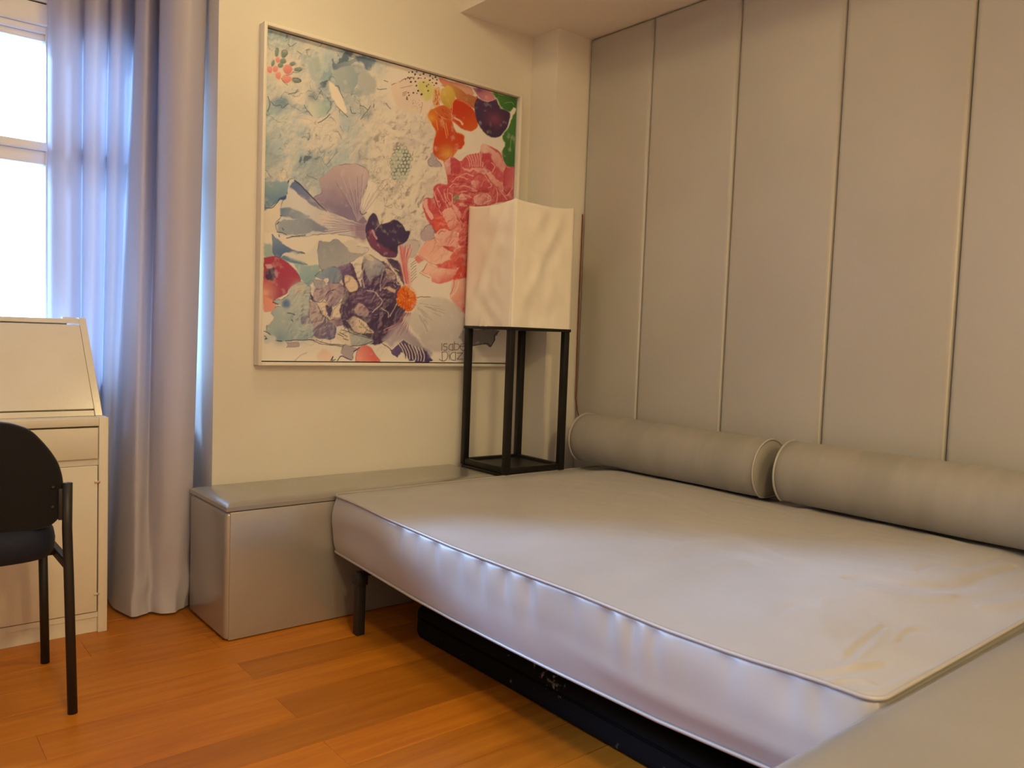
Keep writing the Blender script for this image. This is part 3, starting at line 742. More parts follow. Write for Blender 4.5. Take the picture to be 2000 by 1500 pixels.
def fill(c, pts, c1, c2=None, ax=None, soft=1.2, alpha=1.0, warp=8.0, curve=True, edge=None, tex=0.25):
    P = cv(c, pts)
    if curve: P = catmull(np.vstack([P, P[:1]]), 5)[:-1]
    w_ = window(P, 6+soft*2)
    if w_ is None: return
    X = GXp[w_]+WX[w_]*warp; Y = GYp[w_]+WY[w_]*warp
    ins = np.zeros(X.shape, bool); n = len(P)
    for k in range(n):
        x1, y1 = P[k]; x2, y2 = P[(k+1) % n]
        if y1 == y2: continue
        cnd = ((y1 > Y) != (y2 > Y)) & (X < (x2-x1)*(Y-y1)/(y2-y1)+x1); ins ^= cnd
    d = segdist(X, Y, P, True); sd = np.where(ins, d, -d)
    al = smoothstep(-soft, soft, sd)*alpha
    A = lin(c1)[None, None, :]*np.ones(X.shape+(1,))
    if c2 is not None:
        q = cv(c, ax); e = q[1]-q[0]; t = np.clip(((X-q[0][0])*e[0]+(Y-q[0][1])*e[1])/(e@e), 0, 1)
        t = np.clip(t+(N1[w_]-0.5)*0.5, 0, 1)[..., None]; A = A*(1-t)+lin(c2)*t
    A = A*(1+tex*(N4[w_]-0.5)*2*0.5)[..., None]
    A = A + (lin((240, 236, 234))-A)*np.clip((N3[w_]-0.62)*1.2, 0, 0.35)[..., None]
    blend(w_, al, A)
    if edge is not None:
        ea = np.exp(-(sd/0.8)**2)*np.clip((N3[w_]-0.35)*4, 0.15, 1)*0.8; blend(w_, ea, lin(edge))
def stroke(c, pts, wid, col_, alpha=1.0, warp=3.0, taper=True, brk=0.0):
    P = cv(c, pts)
    if len(P) > 2: P = catmull(P, 5)
    w_ = window(P, 5+wid)
    if w_ is None: return
    X = GXp[w_]+WX[w_]*warp; Y = GYp[w_]+WY[w_]*warp
    d = segdist(X, Y, P, False); al = np.clip((wid/2+0.45-d)/0.9, 0, 1)*alpha
    if brk > 0: al = al*np.clip((N3[w_]-brk)*8, 0, 1)
    blend(w_, al, lin(col_))
def ell(c, cx_, cy_, rx, ry, c1, c2=None, rot=0, soft=1.0, alpha=1.0, warp=5.0, edge=None, ax=None):
    a = math.radians(rot); pts = []
    for k in range(14):
        t = 2*math.pi*k/14; x, y = rx*math.cos(t), ry*math.sin(t); pts.append((cx_+x*math.cos(a)-y*math.sin(a), cy_+x*math.sin(a)+y*math.cos(a)))
    if c2 is not None and ax is None: ax = ((cx_, cy_-ry), (cx_, cy_+ry))
    fill(c, pts, c1, c2, ax, soft, alpha, warp, False, edge)
def wash(c, cx_, cy_, r, col_, alpha):
    P = cv(c, [(cx_, cy_)]); s = OFF[c][2]; R_ = r/s
    w_ = window(np.vstack([P-R_*2, P+R_*2]), 2)
    if w_ is None: return
    d2 = ((GXp[w_]-P[0, 0])**2+(GYp[w_]-P[0, 1])**2)/R_**2
    blend(w_, np.exp(-d2*1.2)*alpha*np.clip(0.4+1.2*N1[w_], 0, 1), lin(col_))
WHT=(240,236,234); INK=(52,46,66); BLU=(120,150,195); DBL=(58,80,140); PBL=(190,210,222); GBL=(158,176,198); TEA=(150,190,200); LAV=(196,186,214); PUR=(92,72,122); DPU=(56,42,86); PNK=(226,120,138); LPK=(244,196,196); RED=(206,70,92); COR=(228,100,90)
# --- loose blue watercolour petals, upper left
zone = (1-smoothstep(690, 775, GXp+60*(N1-0.5)))*(1-smoothstep(345, 430, GYp-0.25*(GXp-515)+60*(N2-0.5)))
nA = vnoise(9, 4, 21); nB = vnoise(11, 4, 22); nC = vnoise(30, 3, 23)
tn = smoothstep(0.36, 0.66, nA)
base = lin((226, 226, 226))*(1-tn[..., None]) + lin((164, 198, 222))*tn[..., None]
base = base*(1-smoothstep(0.55, 0.72, nB)[..., None]*0.65) + lin((146, 172, 198))*(smoothstep(0.55, 0.72, nB)[..., None]*0.65)
base = base*(1-smoothstep(0.60, 0.48, nC)[..., None]*0.15) + lin(WHT)*(smoothstep(0.60, 0.48, nC)[..., None]*0.15)
a_ = zone*0.85; IMG[:] = IMG*(1-a_[..., None])+base*a_[..., None]
for thr, nn, cl, wd in ((0.5, nA, (92, 112, 138), 0.008), (0.58, nB, (84, 100, 130), 0.007), (0.43, nA, (236, 232, 228), 0.012), (0.45, nB, (120, 130, 150), 0.006)):
    e_ = np.exp(-((nn-thr)/wd)**2)*np.clip((nC-0.47)*8, 0, 1)*zone*0.8
    IMG[:] = IMG*(1-e_[..., None])+lin(cl)*e_[..., None]
def emboss(scale, seed, octv=3, wp=0.03):
    n = vnoise(scale, octv, seed); i = np.clip((np.arange(NG)[:, None]+(N1-0.5)*NG*wp*4).astype(int), 0, NG-1); j = np.clip((np.arange(NG)[None, :]+(N2-0.5)*NG*wp*4).astype(int), 0, NG-1)
    n = n[i, j]; gy_, gx_ = np.gradient(n); e = (gx_-gy_)*NG/scale; return np.clip(e/1.6, -1, 1), n
em, nf_ = emboss(8, 41, 2, 0.02)
def relief(e, z_, hi, lo, ah, al_):
    h_ = np.clip(e, 0, 1)**0.8*z_*ah; IMG[:] = IMG*(1-h_[..., None])+lin(hi)*h_[..., None]
    l_ = np.clip(-e, 0, 1)**0.8*z_*al_; IMG[:] = IMG*(1-l_[..., None])+lin(lo)*l_[..., None]
relief(em, zone, (240, 236, 230), (124, 166, 200), 0.75, 0.8)
em2, _ = emboss(26, 42); relief(em2, zone, (240, 238, 234), (120, 154, 186), 0.2, 0.22)
e_ = (em < -0.62)*zone*np.clip((nC-0.45)*6, 0, 1)*0.8; IMG[:] = IMG*(1-e_[..., None])+lin((92, 110, 138))*e_[..., None]
e_ = np.exp(-((nf_-0.5)/0.006)**2)*np.clip((nB-0.40)*6, 0, 1)*zone*0.7; IMG[:] = IMG*(1-e_[..., None])+lin((84, 104, 134))*e_[..., None]
# --- white blossom with inked fringes, centre
zc = np.exp(-(((GXp-785)/82)**4+((GYp-345)/140)**4))*(1-smoothstep(855, 880, GXp+15*(N1-0.5)))
a_ = zc*0.85; IMG[:] = IMG*(1-a_[..., None])+lin((234, 230, 226))*a_[..., None]
nD = vnoise(26, 3, 31); nE = vnoise(34, 3, 32)
lv = smoothstep(0.52, 0.75, nA)*zc*0.5; IMG[:] = IMG*(1-lv[..., None])+lin((196, 190, 206))*lv[..., None]
for thr, nn, wd in ((0.5, nD, 0.012), (0.52, nE, 0.012), (0.42, nD, 0.008)):
    e_ = np.exp(-((nn-thr)/wd)**2)*np.clip((nB-0.47)*9, 0, 1)*zc*0.55
    IMG[:] = IMG*(1-e_[..., None])+lin((74, 70, 84))*e_[..., None]
em3, _ = emboss(20, 43, 2); relief(em3, zc, (244, 240, 236), (186, 182, 196), 0.6, 0.5)
e_ = (em3 < -0.6)*zc*np.clip((nC-0.42)*6, 0, 1)*0.45; IMG[:] = IMG*(1-e_[..., None])+lin((84, 78, 92))*e_[..., None]
# --- open white patches
fill('P', [(712,350),(735,365),(728,420),(705,400),(704,375)], WHT, soft=2)
fill('P', [(516,395),(545,408),(540,450),(532,455),(516,450)], (238,232,226), soft=2)
# --- buds and leaves, top left
wash('A', 320, 680, 320, (242,232,222), 0.9)
for x, y, rx, ry, ro in ((235,465,30,62,8),(345,482,42,64,22),(325,590,55,42,0),(285,650,45,40,0),(470,632,48,30,-35),(548,712,62,36,-8),(522,885,66,32,8),(175,620,22,50,10)):
    ell('A', x, y, rx, ry, (150,170,170), (112,138,140), ro, edge=(70,80,88))
for x, y, rx, ry in ((395,715,76,76),(215,715,46,56),(130,722,42,58),(380,860,76,62),(258,812,48,58),(242,570,32,44)):
    ell('A', x, y, rx, ry, (238,176,172), (226,140,142), edge=(250,216,206))
for p in ([(380,800),(440,790),(480,750)],[(300,850),(330,900),(390,950)],[(480,755),(540,765),(600,720)],[(460,850),(540,850),(580,905)],[(400,340),(440,375),(520,330)],[(530,450),(580,490)],[(650,440),(700,420)]): stroke('A', p, 1.0, (86,74,84))
# --- blue and grey-blue patches of the print, upper middle
fill('A', [(1045,560),(1120,640),(1310,590),(1400,545),(1300,690),(1130,735),(1060,690)], GBL, (120,142,176), ((1300,600),(1060,690)), edge=DBL)
fill('A', [(1380,520),(1640,560),(1650,660),(1560,740),(1480,610),(1420,610)], (128,152,186), (90,116,160), ((1640,560),(1400,560)), soft=2.5)
fill('A', [(1080,740),(1430,650),(1440,850),(1380,980),(1200,1050),(1110,880)], (184,200,210), (160,180,198), ((1080,740),(1400,950)), soft=2)
fill('A', [(1450,640),(1560,740),(1680,880),(1640,1060),(1400,1090),(1440,860)], (176,190,204), soft=3, alpha=0.8)
fill('A', [(650,560),(860,560),(870,880),(760,880),(700,760)], (176,198,208), soft=4, alpha=0.8)
fill('A', [(690,1190),(960,1150),(1020,1250),(960,1380),(800,1420),(720,1350)], (222,228,226), (160,196,206), ((760,1300),(1010,1260)), soft=2)
stroke('A', [(1010,1370),(930,1450),(830,1500)], 2.0, (110,128,150)); stroke('A', [(1025,1200),(1020,1290),(960,1370)], 1.6, (110,150,170))
fill('A', [(990,890),(1090,960),(1160,1060),(1240,1300),(1220,1380),(1110,1280),(1040,1100)], (240,234,226), soft=1.5)
for p in ([(1090,960),(1130,960),(1160,1040),(1200,1130)],[(1110,1260),(1180,1340),(1260,1420)],[(1600,1250),(1540,1340),(1450,1450)],[(1830,1210),(1860,1260),(1900,1295)],[(1700,1000),(1760,1010),(1840,1000)],[(640,1230),(660,1290),(750,1400)],[(1650,1230),(1640,1270)],[(1440,1250),(1500,1260),(1560,1310)],[(1300,1260),(1320,1350),(1380,1365)],[(1800,880),(1860,905)],[(700,1110),(760,1120),(800,1160),(830,1120)],[(850,1080),(885,1035)]): stroke('A', p, 1.2, (76,86,112))
wash('A', 760, 1110, 90, (110,146,180), 0.8); wash('A', 250, 1200, 110, (130,160,190), 0.8); wash('A', 340, 1200, 70, (110,146,180), 0.7); wash('A', 1540, 1390, 80, (110,146,176), 0.6)
stroke('A', [(145,1190),(200,1245),(290,1240),(310,1280),(400,1220)], 1.4, (86,110,146)); stroke('A', [(400,1080),(500,1060),(540,1010)], 1.3, (80,96,122)); stroke('A', [(100,1110),(130,1220),(95,1340)], 1.5, (86,90,120))
# --- upper right petal with dots
fill('B', [(20,380),(150,290),(420,240),(700,240),(720,330),(640,420),(630,640),(560,740),(420,760),(250,740),(90,620)], (242,228,222), soft=2)
fill('B', [(430,300),(560,270),(650,380),(600,540),(520,570),(470,470),(430,400)], (220,222,130), soft=4, alpha=0.85)
dots = [(505,180),(600,210),(525,245),(640,250),(595,275),(505,305),(400,355),(575,340),(550,362),(425,430),(572,430),(407,468),(475,482),(355,460),(282,458),(292,495),(262,550),(262,525),(385,295),(360,250),(430,245),(318,300),(405,150),(635,310),(690,320),(340,155),(290,160),(455,200),(380,190),(275,235),(300,250),(240,258),(320,235),(680,228),(700,270),(660,350)]
for i, (x, y) in enumerate(dots): ell('B', x, y, 15-(i % 3)*3, 18-(i % 4)*3, (60,34,30), rot=i*20, soft=0.6, warp=0)
for k in range(14): ell('B', 170+k*13, 390-k*3, 4, 5, (90,60,56), soft=0.5, warp=0); ell('B', 200+(k % 5)*14, 460+(k//5)*22-(k % 5)*5, 5, 6, (90,60,56), soft=0.5, warp=0)
for k in range(30): ell('B', 340+prs.rand()*140, 560+prs.rand()*130, 3, 4, (120,96,80), soft=0.5, warp=0)
stroke('B', [(40,345),(150,300),(300,235),(480,245)], 1.2, (120,90,84), brk=0.3)
stroke('B', [(490,600),(480,680),(460,750)], 0.9, (170,150,130))
# --- orange flower
fill('B', [(725,230),(900,280),(1060,330),(1200,400),(1210,520),(1120,470),(1000,380),(880,340),(760,340)], (232,150,132), (226,176,160), ((740,280),(1180,440)), edge=(196,80,60))
fill('B', [(750,350),(900,330),(1050,400),(1150,480),(1230,520),(1290,530),(1250,700),(1130,620),(1000,560),(900,420)], (214,160,90), (190,110,80), ((850,380),(1200,600)))
fill('B', [(760,410),(850,345),(940,430),(970,550),(925,670),(850,690),(775,620),(745,520)], (226,200,110), (206,170,70), ((780,440),(900,650)), soft=2)
fill('B', [(640,400),(740,390),(745,640),(660,650),(630,520)], (236,196,150), soft=1)
for k in range(46): x, y = 645+prs.rand()*90, 400+prs.rand()*230; stroke('B', [(x, y), (x+4, y+22)], 0.9, (196,96,44), warp=0)
fill('B', [(590,740),(680,670),(800,690),(920,870),(950,970),(1000,1040),(1090,1070),(1110,1170),(1070,1260),(980,1340),(870,1470),(740,1440),(660,1370),(640,1290),(660,1130),(680,1020),(620,900),(575,800)], (230,128,48), (208,74,36), ((590,760),(760,1100)), warp=5, edge=(240,180,110))
wash('B', 850, 1360, 110, (240,190,90), 0.8); wash('B', 620, 830, 70, (240,180,80), 0.7)
for p in ([(690,850),(720,1000)],[(800,880),(850,1120)],[(830,900),(870,1080)]): stroke('B', p, 1.4, (244,180,110), 0.8)
fill('B', [(930,600),(1000,550),(1150,620),(1250,750),(1290,880),(1270,990),(1180,1025),(1050,980),(930,880),(800,830),(690,740),(680,680),(790,650),(900,690)], (206,64,34), (222,100,44), ((1050,700),(1180,1000)), warp=4, edge=(240,150,110))
fill('B', [(690,690),(790,660),(910,720),(930,860),(820,830),(720,760)], (214,112,60), soft=1.2, edge=(238,170,130))
for k in range(16): x, y = 720+prs.rand()*170, 700+prs.rand()*120; stroke('B', [(x, y), (x+26, y+18)], 1.0, (190,70,40))
stroke('B', [(930,580),(925,700),(920,860)], 1.4, (240,160,120)); stroke('B', [(960,830),(1040,880),(1070,920)], 3.5, (242,214,186), 0.9); stroke('B', [(990,560),(1100,600),(1180,670)], 1.6, (232,120,90), 0.8)
# --- plum, mauve petal, green leaves
fill('B', [(1290,540),(1440,590),(1560,550),(1620,660),(1760,750),(1760,860),(1720,980),(1660,1050),(1620,1100),(1500,1110),(1390,1030),(1300,920),(1260,780),(1250,640)], (78,54,100), (62,40,84), ((1300,560),(1600,1050)), warp=3, edge=(50,34,70))
wash('B', 1540, 860, 110, (150,76,110), 0.8); wash('B', 1480, 970, 70, (48,32,64), 0.9)
fill('B', [(1215,380),(1340,390),(1500,440),(1560,545),(1440,590),(1310,530)], (178,116,160), (214,140,160), ((1240,400),(1500,520)), warp=3, edge=(240,210,210)); wash('B', 1320, 415, 50, (110,70,130), 0.8)
fill('B', [(1510,445),(1900,555),(1910,690),(1830,680),(1760,745),(1640,670),(1600,580)], (76,134,66), (58,116,54), ((1550,480),(1850,650)), warp=5, edge=(190,220,170))
fill('B', [(1830,790),(1910,740),(1910,1620),(1780,1640),(1690,1500),(1660,1350),(1700,1220),(1650,1100),(1740,980),(1780,900)], (66,124,58), (52,110,52), ((1700,1000),(1850,1500)), warp=6, edge=(190,220,170))
for p in ([(1700,610),(1800,600),(1830,640)],[(1800,1100),(1780,1200),(1770,1310)],[(1740,1000),(1660,1060)]): stroke('B', p, 1.0, (150,190,140), 0.8)
# --- pink peony
fill('D', [(790,270),(900,190),(1040,260),(1140,170),(1320,130),(1360,20),(1480,40),(1640,150),(1700,320),(1900,390),(1900,830),(1500,900),(1130,1300),(1010,1290),(850,1280),(690,1330),(610,1230),(520,1050),(490,880),(540,800),(640,790),(650,640),(740,580),(850,590),(830,420)], (212,96,116), (206,84,96), ((1000,200),(900,1200)), warp=4)
fill('D', [(1355,0),(1420,10),(1560,130),(1640,200),(1720,470),(1600,380),(1520,250),(1480,140),(1350,130)], (240,200,198), (228,160,164), ((1450,20),(1600,350)), soft=1.5)
fill('D', [(800,290),(900,190),(900,260),(880,440),(840,430)], (238,190,190), (214,110,126), ((820,300),(960,420)))
fill('D', [(900,200),(1040,270),(1060,380),(960,450),(890,440)], (206,84,104), (190,66,90), ((900,250),(1040,400)), edge=(240,190,190))
for k in range(7): stroke('D', [(1130+k*38,180-k*8),(1170+k*34,250),(1180+k*32,330)], 2.2, (242,180,186), 0.85)
fill('D', [(1350,140),(1480,150),(1540,340),(1520,420),(1400,340),(1370,250)], (204,76,100), edge=(240,180,186))
fill('D', [(1220,370),(1280,330),(1400,360),(1440,420),(1340,420)], (244,190,192), (226,130,144), ((1240,360),(1420,420)), edge=(250,220,216))
fill('D', [(1080,340),(1140,370),(1220,350),(1200,400),(1110,390)], (240,176,182))
fill('D', [(1440,440),(1500,430),(1580,520),(1690,620),(1710,720),(1600,640),(1520,560)], (242,190,192), (226,140,150), ((1450,440),(1680,680)), edge=(250,220,216))
fill('D', [(1200,540),(1310,530),(1360,600),(1290,640),(1240,620)], (240,180,186), (214,100,120), ((1220,560),(1340,620)))
fill('D', [(1230,790),(1320,730),(1450,740),(1490,810),(1400,870),(1290,890)], (240,178,182), (222,120,132), ((1250,780),(1460,800)), edge=(250,220,216))
fill('D', [(1700,340),(1850,400),(1850,600),(1720,760),(1660,600)], (200,74,100), (226,130,146), ((1700,500),(1850,500)), edge=(244,200,200))
fill('D', [(1040,260),(1000,340),(960,440),(1050,420)], (196,70,94), soft=2)
for p in ([(1040,480),(1130,440),(1240,480)],[(930,560),(990,500),(1060,490),(1150,520)],[(880,640),(940,590),(990,600)],[(1000,640),(1100,620),(1240,660)],[(1060,710),(1180,690),(1280,690)],[(1070,730),(1140,760),(1210,790)],[(1380,430),(1450,530),(1500,620),(1450,650)],[(1570,650),(1590,740),(1580,860)],[(1600,660),(1680,760),(1730,820)],[(860,660),(850,760),(900,860)],[(800,700),(830,800),(900,900)],[(700,650),(760,760),(800,850)],[(640,680),(700,850),(750,1000)],[(760,870),(740,940),(770,1040)],[(930,880),(970,1000),(1060,1160)],[(880,720),(930,760),(910,900)],[(1290,790),(1380,760),(1460,800)],[(1500,280),(1545,340),(1520,420)],[(540,830),(560,950),(640,1060)],[(700,840),(740,850)],[(820,840),(860,930)]): stroke('D', p, 1.6, (246,190,192), 0.9)
for p in ([(1000,560),(1100,570),(1220,610)],[(900,470),(960,480)],[(1100,670),(1250,720)],[(700,760),(780,900)],[(1040,1060),(1090,1160)],[(1120,850),(1270,890)],[(660,790),(700,900),(760,980)],[(1300,690),(1450,700)],[(1720,740),(1780,660)]): stroke('D', p, 3.0, (170,44,74), 0.7)
fill('D', [(500,880),(540,830),(560,930),(640,1060),(600,1120),(530,1000)], (240,186,188), edge=(248,216,212))
fill('D', [(650,1090),(780,1060),(860,1190),(900,1270),(780,1290),(690,1300),(640,1200)], (226,96,84), soft=2)
fill('D', [(790,1010),(850,950),(920,940),(1000,1100),(1050,1190),(1020,1290),(900,1250),(830,1100)], (238,190,188), (232,150,150), ((820,980),(980,1250)), edge=(250,222,216))
fill('D', [(930,860),(1030,960),(1070,1040),(1050,1090),(980,1000)], (240,180,182)); fill('D', [(1010,850),(1120,870),(1140,910),(1060,920)], (240,186,186))
ell('D', 985, 790, 40, 48, (150,156,140), (120,130,116), 20); fill('D', [(1020,750),(1080,740),(1120,800),(1030,800)], (238,196,190))
# lower peony petals
fill('F', [(1100,330),(1200,210),(1330,225),(1440,250),(1480,420),(1440,500),(1290,450),(1190,430)], (242,198,196), (234,164,162), ((1150,260),(1450,450)), warp=3, edge=(250,224,218))
stroke('F', [(1170,270),(1210,235),(1250,240)], 2.5, (200,110,114), 0.7)
fill('F', [(870,560),(960,430),(1080,340),(1190,440),(1370,540),(1340,640),(1120,725),(950,630)], (240,186,176), (246,206,196), ((950,480),(1250,650)), warp=3, edge=(222,120,120))
fill('F', [(1190,430),(1290,455),(1440,510),(1380,570),(1290,500)], (206,80,84)); fill('F', [(1460,260),(1600,100),(1600,460),(1490,450)], (222,110,116), (206,76,90), ((1480,250),(1560,430)), edge=(244,190,186))
fill('F', [(1340,640),(1440,510),(1600,460),(1600,720),(1440,760)], (226,116,108), (210,86,86), ((1400,550),(1520,740)), edge=(244,190,180))
fill('F', [(1120,730),(1250,680),(1350,660),(1450,780),(1250,780)], (222,104,106), soft=1)
fill('F', [(940,840),(1010,720),(1120,760),(1300,790),(1440,790),(1430,900),(1380,950),(1200,1005),(1080,970),(1050,890)], (244,206,198), (226,120,124), ((1150,790),(1200,990)), warp=3, edge=(228,140,140))
fill('F', [(1450,790),(1600,720),(1600,980),(1400,970)], (224,84,70), (214,72,72), ((1450,800),(1550,950)), soft=2)
fill('F', [(1370,960),(1600,960),(1600,1440),(1470,1390),(1350,1250),(1340,1100)], (240,204,196), (230,150,146), ((1380,1000),(1540,1300)), soft=2)
stroke('F', [(1400,960),(1390,1050),(1340,1160)], 1.4, (206,110,110)); stroke('F', [(1470,970),(1440,1080),(1360,1200)], 2.5, (246,220,210)); stroke('F', [(1460,1380),(1510,1420),(1540,1370)], 2.0, (214,90,90))
fill('F', [(820,640),(870,590),(960,650),(880,690)], (226,140,140), soft=2); stroke('F', [(1010,700),(960,790),(920,830)], 1.2, (150,100,100), brk=0.3); stroke('F', [(900,850),(960,880),(1040,920)], 1.4, (216,120,124))
# --- lavender leaf edge between blossom and peony
fill('F', [(900,280),(980,160),(1060,170),(1100,320),(960,380)], (186,176,196), soft=1.5, edge=(110,100,130)); fill('F', [(640,440),(720,370),(860,370),(900,420),(860,560),(780,640),(700,600)], (206,200,208), soft=2, edge=(130,124,146))
fill('D', [(600,220),(640,130),(700,250),(760,330),(640,340),(570,320)], (180,176,196), soft=1.5, edge=(90,84,110))
# --- fan petals, left of the dark cup
fill('P', [(561,353),(575,351),(606,382),(639,413),(715,433),(714,466),(690,462),(655,458),(620,459),(575,462),(545,456),(539,437),(549,423),(549,408),(558,371)], (224,228,236), (206,204,222), ((560,400),(710,450)), warp=5, edge=(96,104,140))
fill('P', [(638,337),(657,324),(694,322),(718,337),(713,367),(703,407),(717,434),(680,428),(638,413),(613,387),(630,377),(623,353)], (208,192,208), (146,136,182), ((670,330),(675,410)), warp=6, edge=(120,108,150))
for k in range(22): a = -2.15+k*0.055; L = 60+prs.rand()*50; stroke('P', [(716-14*math.cos(a*0+0.75)-6, 432), (716+L*math.cos(a+0.0)-6, 438+L*math.sin(a))], 1.4, [(120,106,160), (226,216,230)][k % 2], 0.45)
fill('C', [(480,985),(600,1060),(780,1250),(970,1455),(820,1400),(640,1270),(480,1130),(410,1060)], (104,130,190), (150,150,190), ((480,1050),(900,1420)), soft=1.5); stroke('C', [(480,990),(600,1080),(760,1250),(960,1455)], 2.0, (50,58,110)); stroke('C', [(400,1000),(370,1080),(380,1180)], 2.0, DBL)
fill('E', [(290,60),(420,40),(600,120),(700,190),(560,215),(420,190),(300,160)], (120,146,190), (176,190,214), ((320,110),(650,180)), soft=2)
fill('E', [(250,240),(450,215),(660,200),(820,270),(960,350),(930,400),(700,400),(500,440),(350,430),(240,380)], (166,182,206), (136,150,188), ((300,320),(900,360)), soft=1.5)
for k in range(26): y0 = 90+k*15; stroke('E', [(820+prs.rand()*250, 110+k*14), (1250+prs.rand()*100, 215+k*7), (1545, 300+k*3)], 1.5, [(126,116,168), (236,230,236), (166,156,196)][k % 3], 0.6)
fill('E', [(1300,330),(1540,240),(1540,520),(1400,480)], (150,116,164), soft=7, alpha=0.7); wash('E', 950, 180, 110, (238,228,232), 0.7)
for p in ([(230,290),(260,250)],[(230,400),(300,410),(370,440)],[(370,490),(500,460),(640,440)],[(280,160),(310,165)],[(260,440),(270,470)],[(310,340),(330,370)]): stroke('E', p, 1.6, (60,64,100))
# --- blue corner wash and blue sweep
fill('C', [(40,1000),(200,1000),(380,1010),(370,1180),(260,1290),(170,1370),(40,1400)], (150,184,208), (110,150,196), ((150,1000),(200,1300)), soft=1.5); fill('C', [(380,1180),(350,1260),(250,1290),(280,1240)], (60,96,168), soft=1.5); stroke('C', [(260,1290),(170,1390),(70,1400)], 1.6, (58,70,120))
fill('E', [(60,570),(160,590),(180,740),(60,770)], (170,200,212), soft=2)
fill('E', [(160,440),(240,500),(360,600),(500,670),(640,720),(520,720),(380,690),(280,760),(190,730),(170,600)], (134,164,206), (90,124,184), ((200,480),(300,740)), warp=6, edge=(50,70,130))
fill('E', [(270,760),(400,740),(600,820),(700,880),(560,870),(400,820)], (110,150,194), soft=1.5); fill('E', [(480,850),(700,890),(860,880),(850,960),(760,1120),(700,1170),(580,1070)], (166,200,212), (140,180,202), ((600,880),(700,1130)), soft=2)
fill('E', [(330,720),(480,680),(640,740),(840,560),(850,850),(700,860),(500,800)], (226,228,224), soft=3, alpha=0.8)
fill('E', [(860,540),(980,555),(1120,520),(1290,640),(1560,660),(1310,850),(1180,890),(1000,920),(880,940),(830,720)], (160,170,192), (178,184,198), ((900,560),(1200,860)), warp=5, edge=(110,116,150))
fill('E', [(1180,560),(1330,500),(1420,560),(1300,620)], (226,222,222), soft=2); fill('E', [(1260,640),(1420,600),(1590,650),(1440,720),(1300,690)], (224,222,222), soft=2, edge=(130,130,160))
fill('E', [(780,1030),(900,950),(1150,910),(1200,1060),(1130,1170),(980,1150),(900,1080)], (150,176,204), (126,148,190), ((850,1000),(1130,1120)), warp=5, edge=(70,80,120)); ell('E', 950, 1105, 45, 36, WHT)
# --- magenta ball
fill('E', [(40,775),(200,752),(330,800),(450,900),(540,1010),(575,1110),(440,1200),(350,1310),(170,1410),(40,1440)], (182,62,98), (176,66,112), ((200,780),(400,1250)), warp=3, edge=(110,40,90))
wash('E', 60, 1290, 150, (244,186,170), 1.0); wash('E', 80, 1180, 90, (226,130,140), 0.7)
ell('E', 140, 1010, 85, 105, (84,62,116), (66,48,100), 15, warp=8); fill('E', [(60,880),(130,870),(160,920),(90,930)], (226,170,190)); ell('E', 225, 1000, 30, 60, (190,120,160), warp=8)
fill('G', [(115,340),(250,450),(280,520),(220,585),(115,560)], (240,166,158), soft=2, edge=(226,130,130))
# --- pale blue leaf, lower left
fill('G', [(510,230),(640,150),(710,160),(800,230),(780,420),(800,620),(830,800),(850,930),(700,1000),(420,1020),(290,1000),(160,900),(160,820),(270,700),(230,600),(300,520),(400,525),(240,445),(400,410)], (190,206,214), (166,190,206), ((600,200),(500,980)), warp=7, edge=(76,96,136))
ell('G', 440, 480, 62, 62, (84,124,190), soft=4, alpha=0.9); ell('G', 725, 710, 70, 62, (140,140,180), soft=3, alpha=0.9, edge=(90,90,140)); wash('G', 620, 250, 100, (220,212,208), 0.8); wash('G', 350, 980, 110, (120,156,190), 0.7); wash('G', 700, 960, 120, (160,196,206), 0.6)
for p in ([(120,880),(200,920),(290,1010),(380,1020)],[(460,610),(520,620),(570,640)],[(520,710),(540,735)],[(430,1020),(630,1010),(850,1000)]): stroke('G', p, 1.8, (50,60,100))
stroke('G', [(240,455),(320,490)], 1.6, INK); fill('G', [(120,940),(260,950),(280,1020),(120,1070)], (206,216,224), soft=3); stroke('G', [(125,950),(150,980),(130,1000),(165,990)], 1.6, (50,56,90))
# --- mauve petals
fill('G', [(870,250),(1080,190),(1250,200),(1300,300),(1240,400),(1110,520),(1000,410),(900,440),(830,360)], (190,172,194), (166,148,182), ((900,220),(1150,480)), warp=6, edge=(84,70,110))
fill('G', [(820,120),(960,110),(1020,200),(900,240)], (176,180,200), edge=(80,80,120)); fill('G', [(780,300),(860,420),(880,450),(800,420)], (70,76,130))
fill('G', [(790,450),(880,450),(960,600),(1070,730),(1180,830),(1160,960),(1100,990),(900,970),(850,900),(830,780),(780,640)], (196,182,198), (110,106,160), ((820,500),(1050,960)), warp=6, edge=(60,56,100))
fill('G', [(910,450),(1020,450),(1080,600),(1080,715),(1000,620)], (240,228,212), edge=(70,60,100)); fill('G', [(1020,480),(1110,530),(1100,700),(1060,640)], (84,72,120))
fill('G', [(1110,690),(1150,540),(1250,430),(1310,450),(1300,640),(1200,680)], (240,230,212), edge=(70,60,100)); fill('G', [(1090,730),(1200,690),(1300,680),(1290,760),(1180,810)], (190,166,186), (130,112,160), ((1150,700),(1250,790)), edge=(80,70,110))
stroke('G', [(790,400),(880,440),(960,440),(1060,300),(1180,260)], 1.5, (60,52,96)); stroke('G', [(890,470),(960,610),(1080,725)], 1.6, (60,52,96))
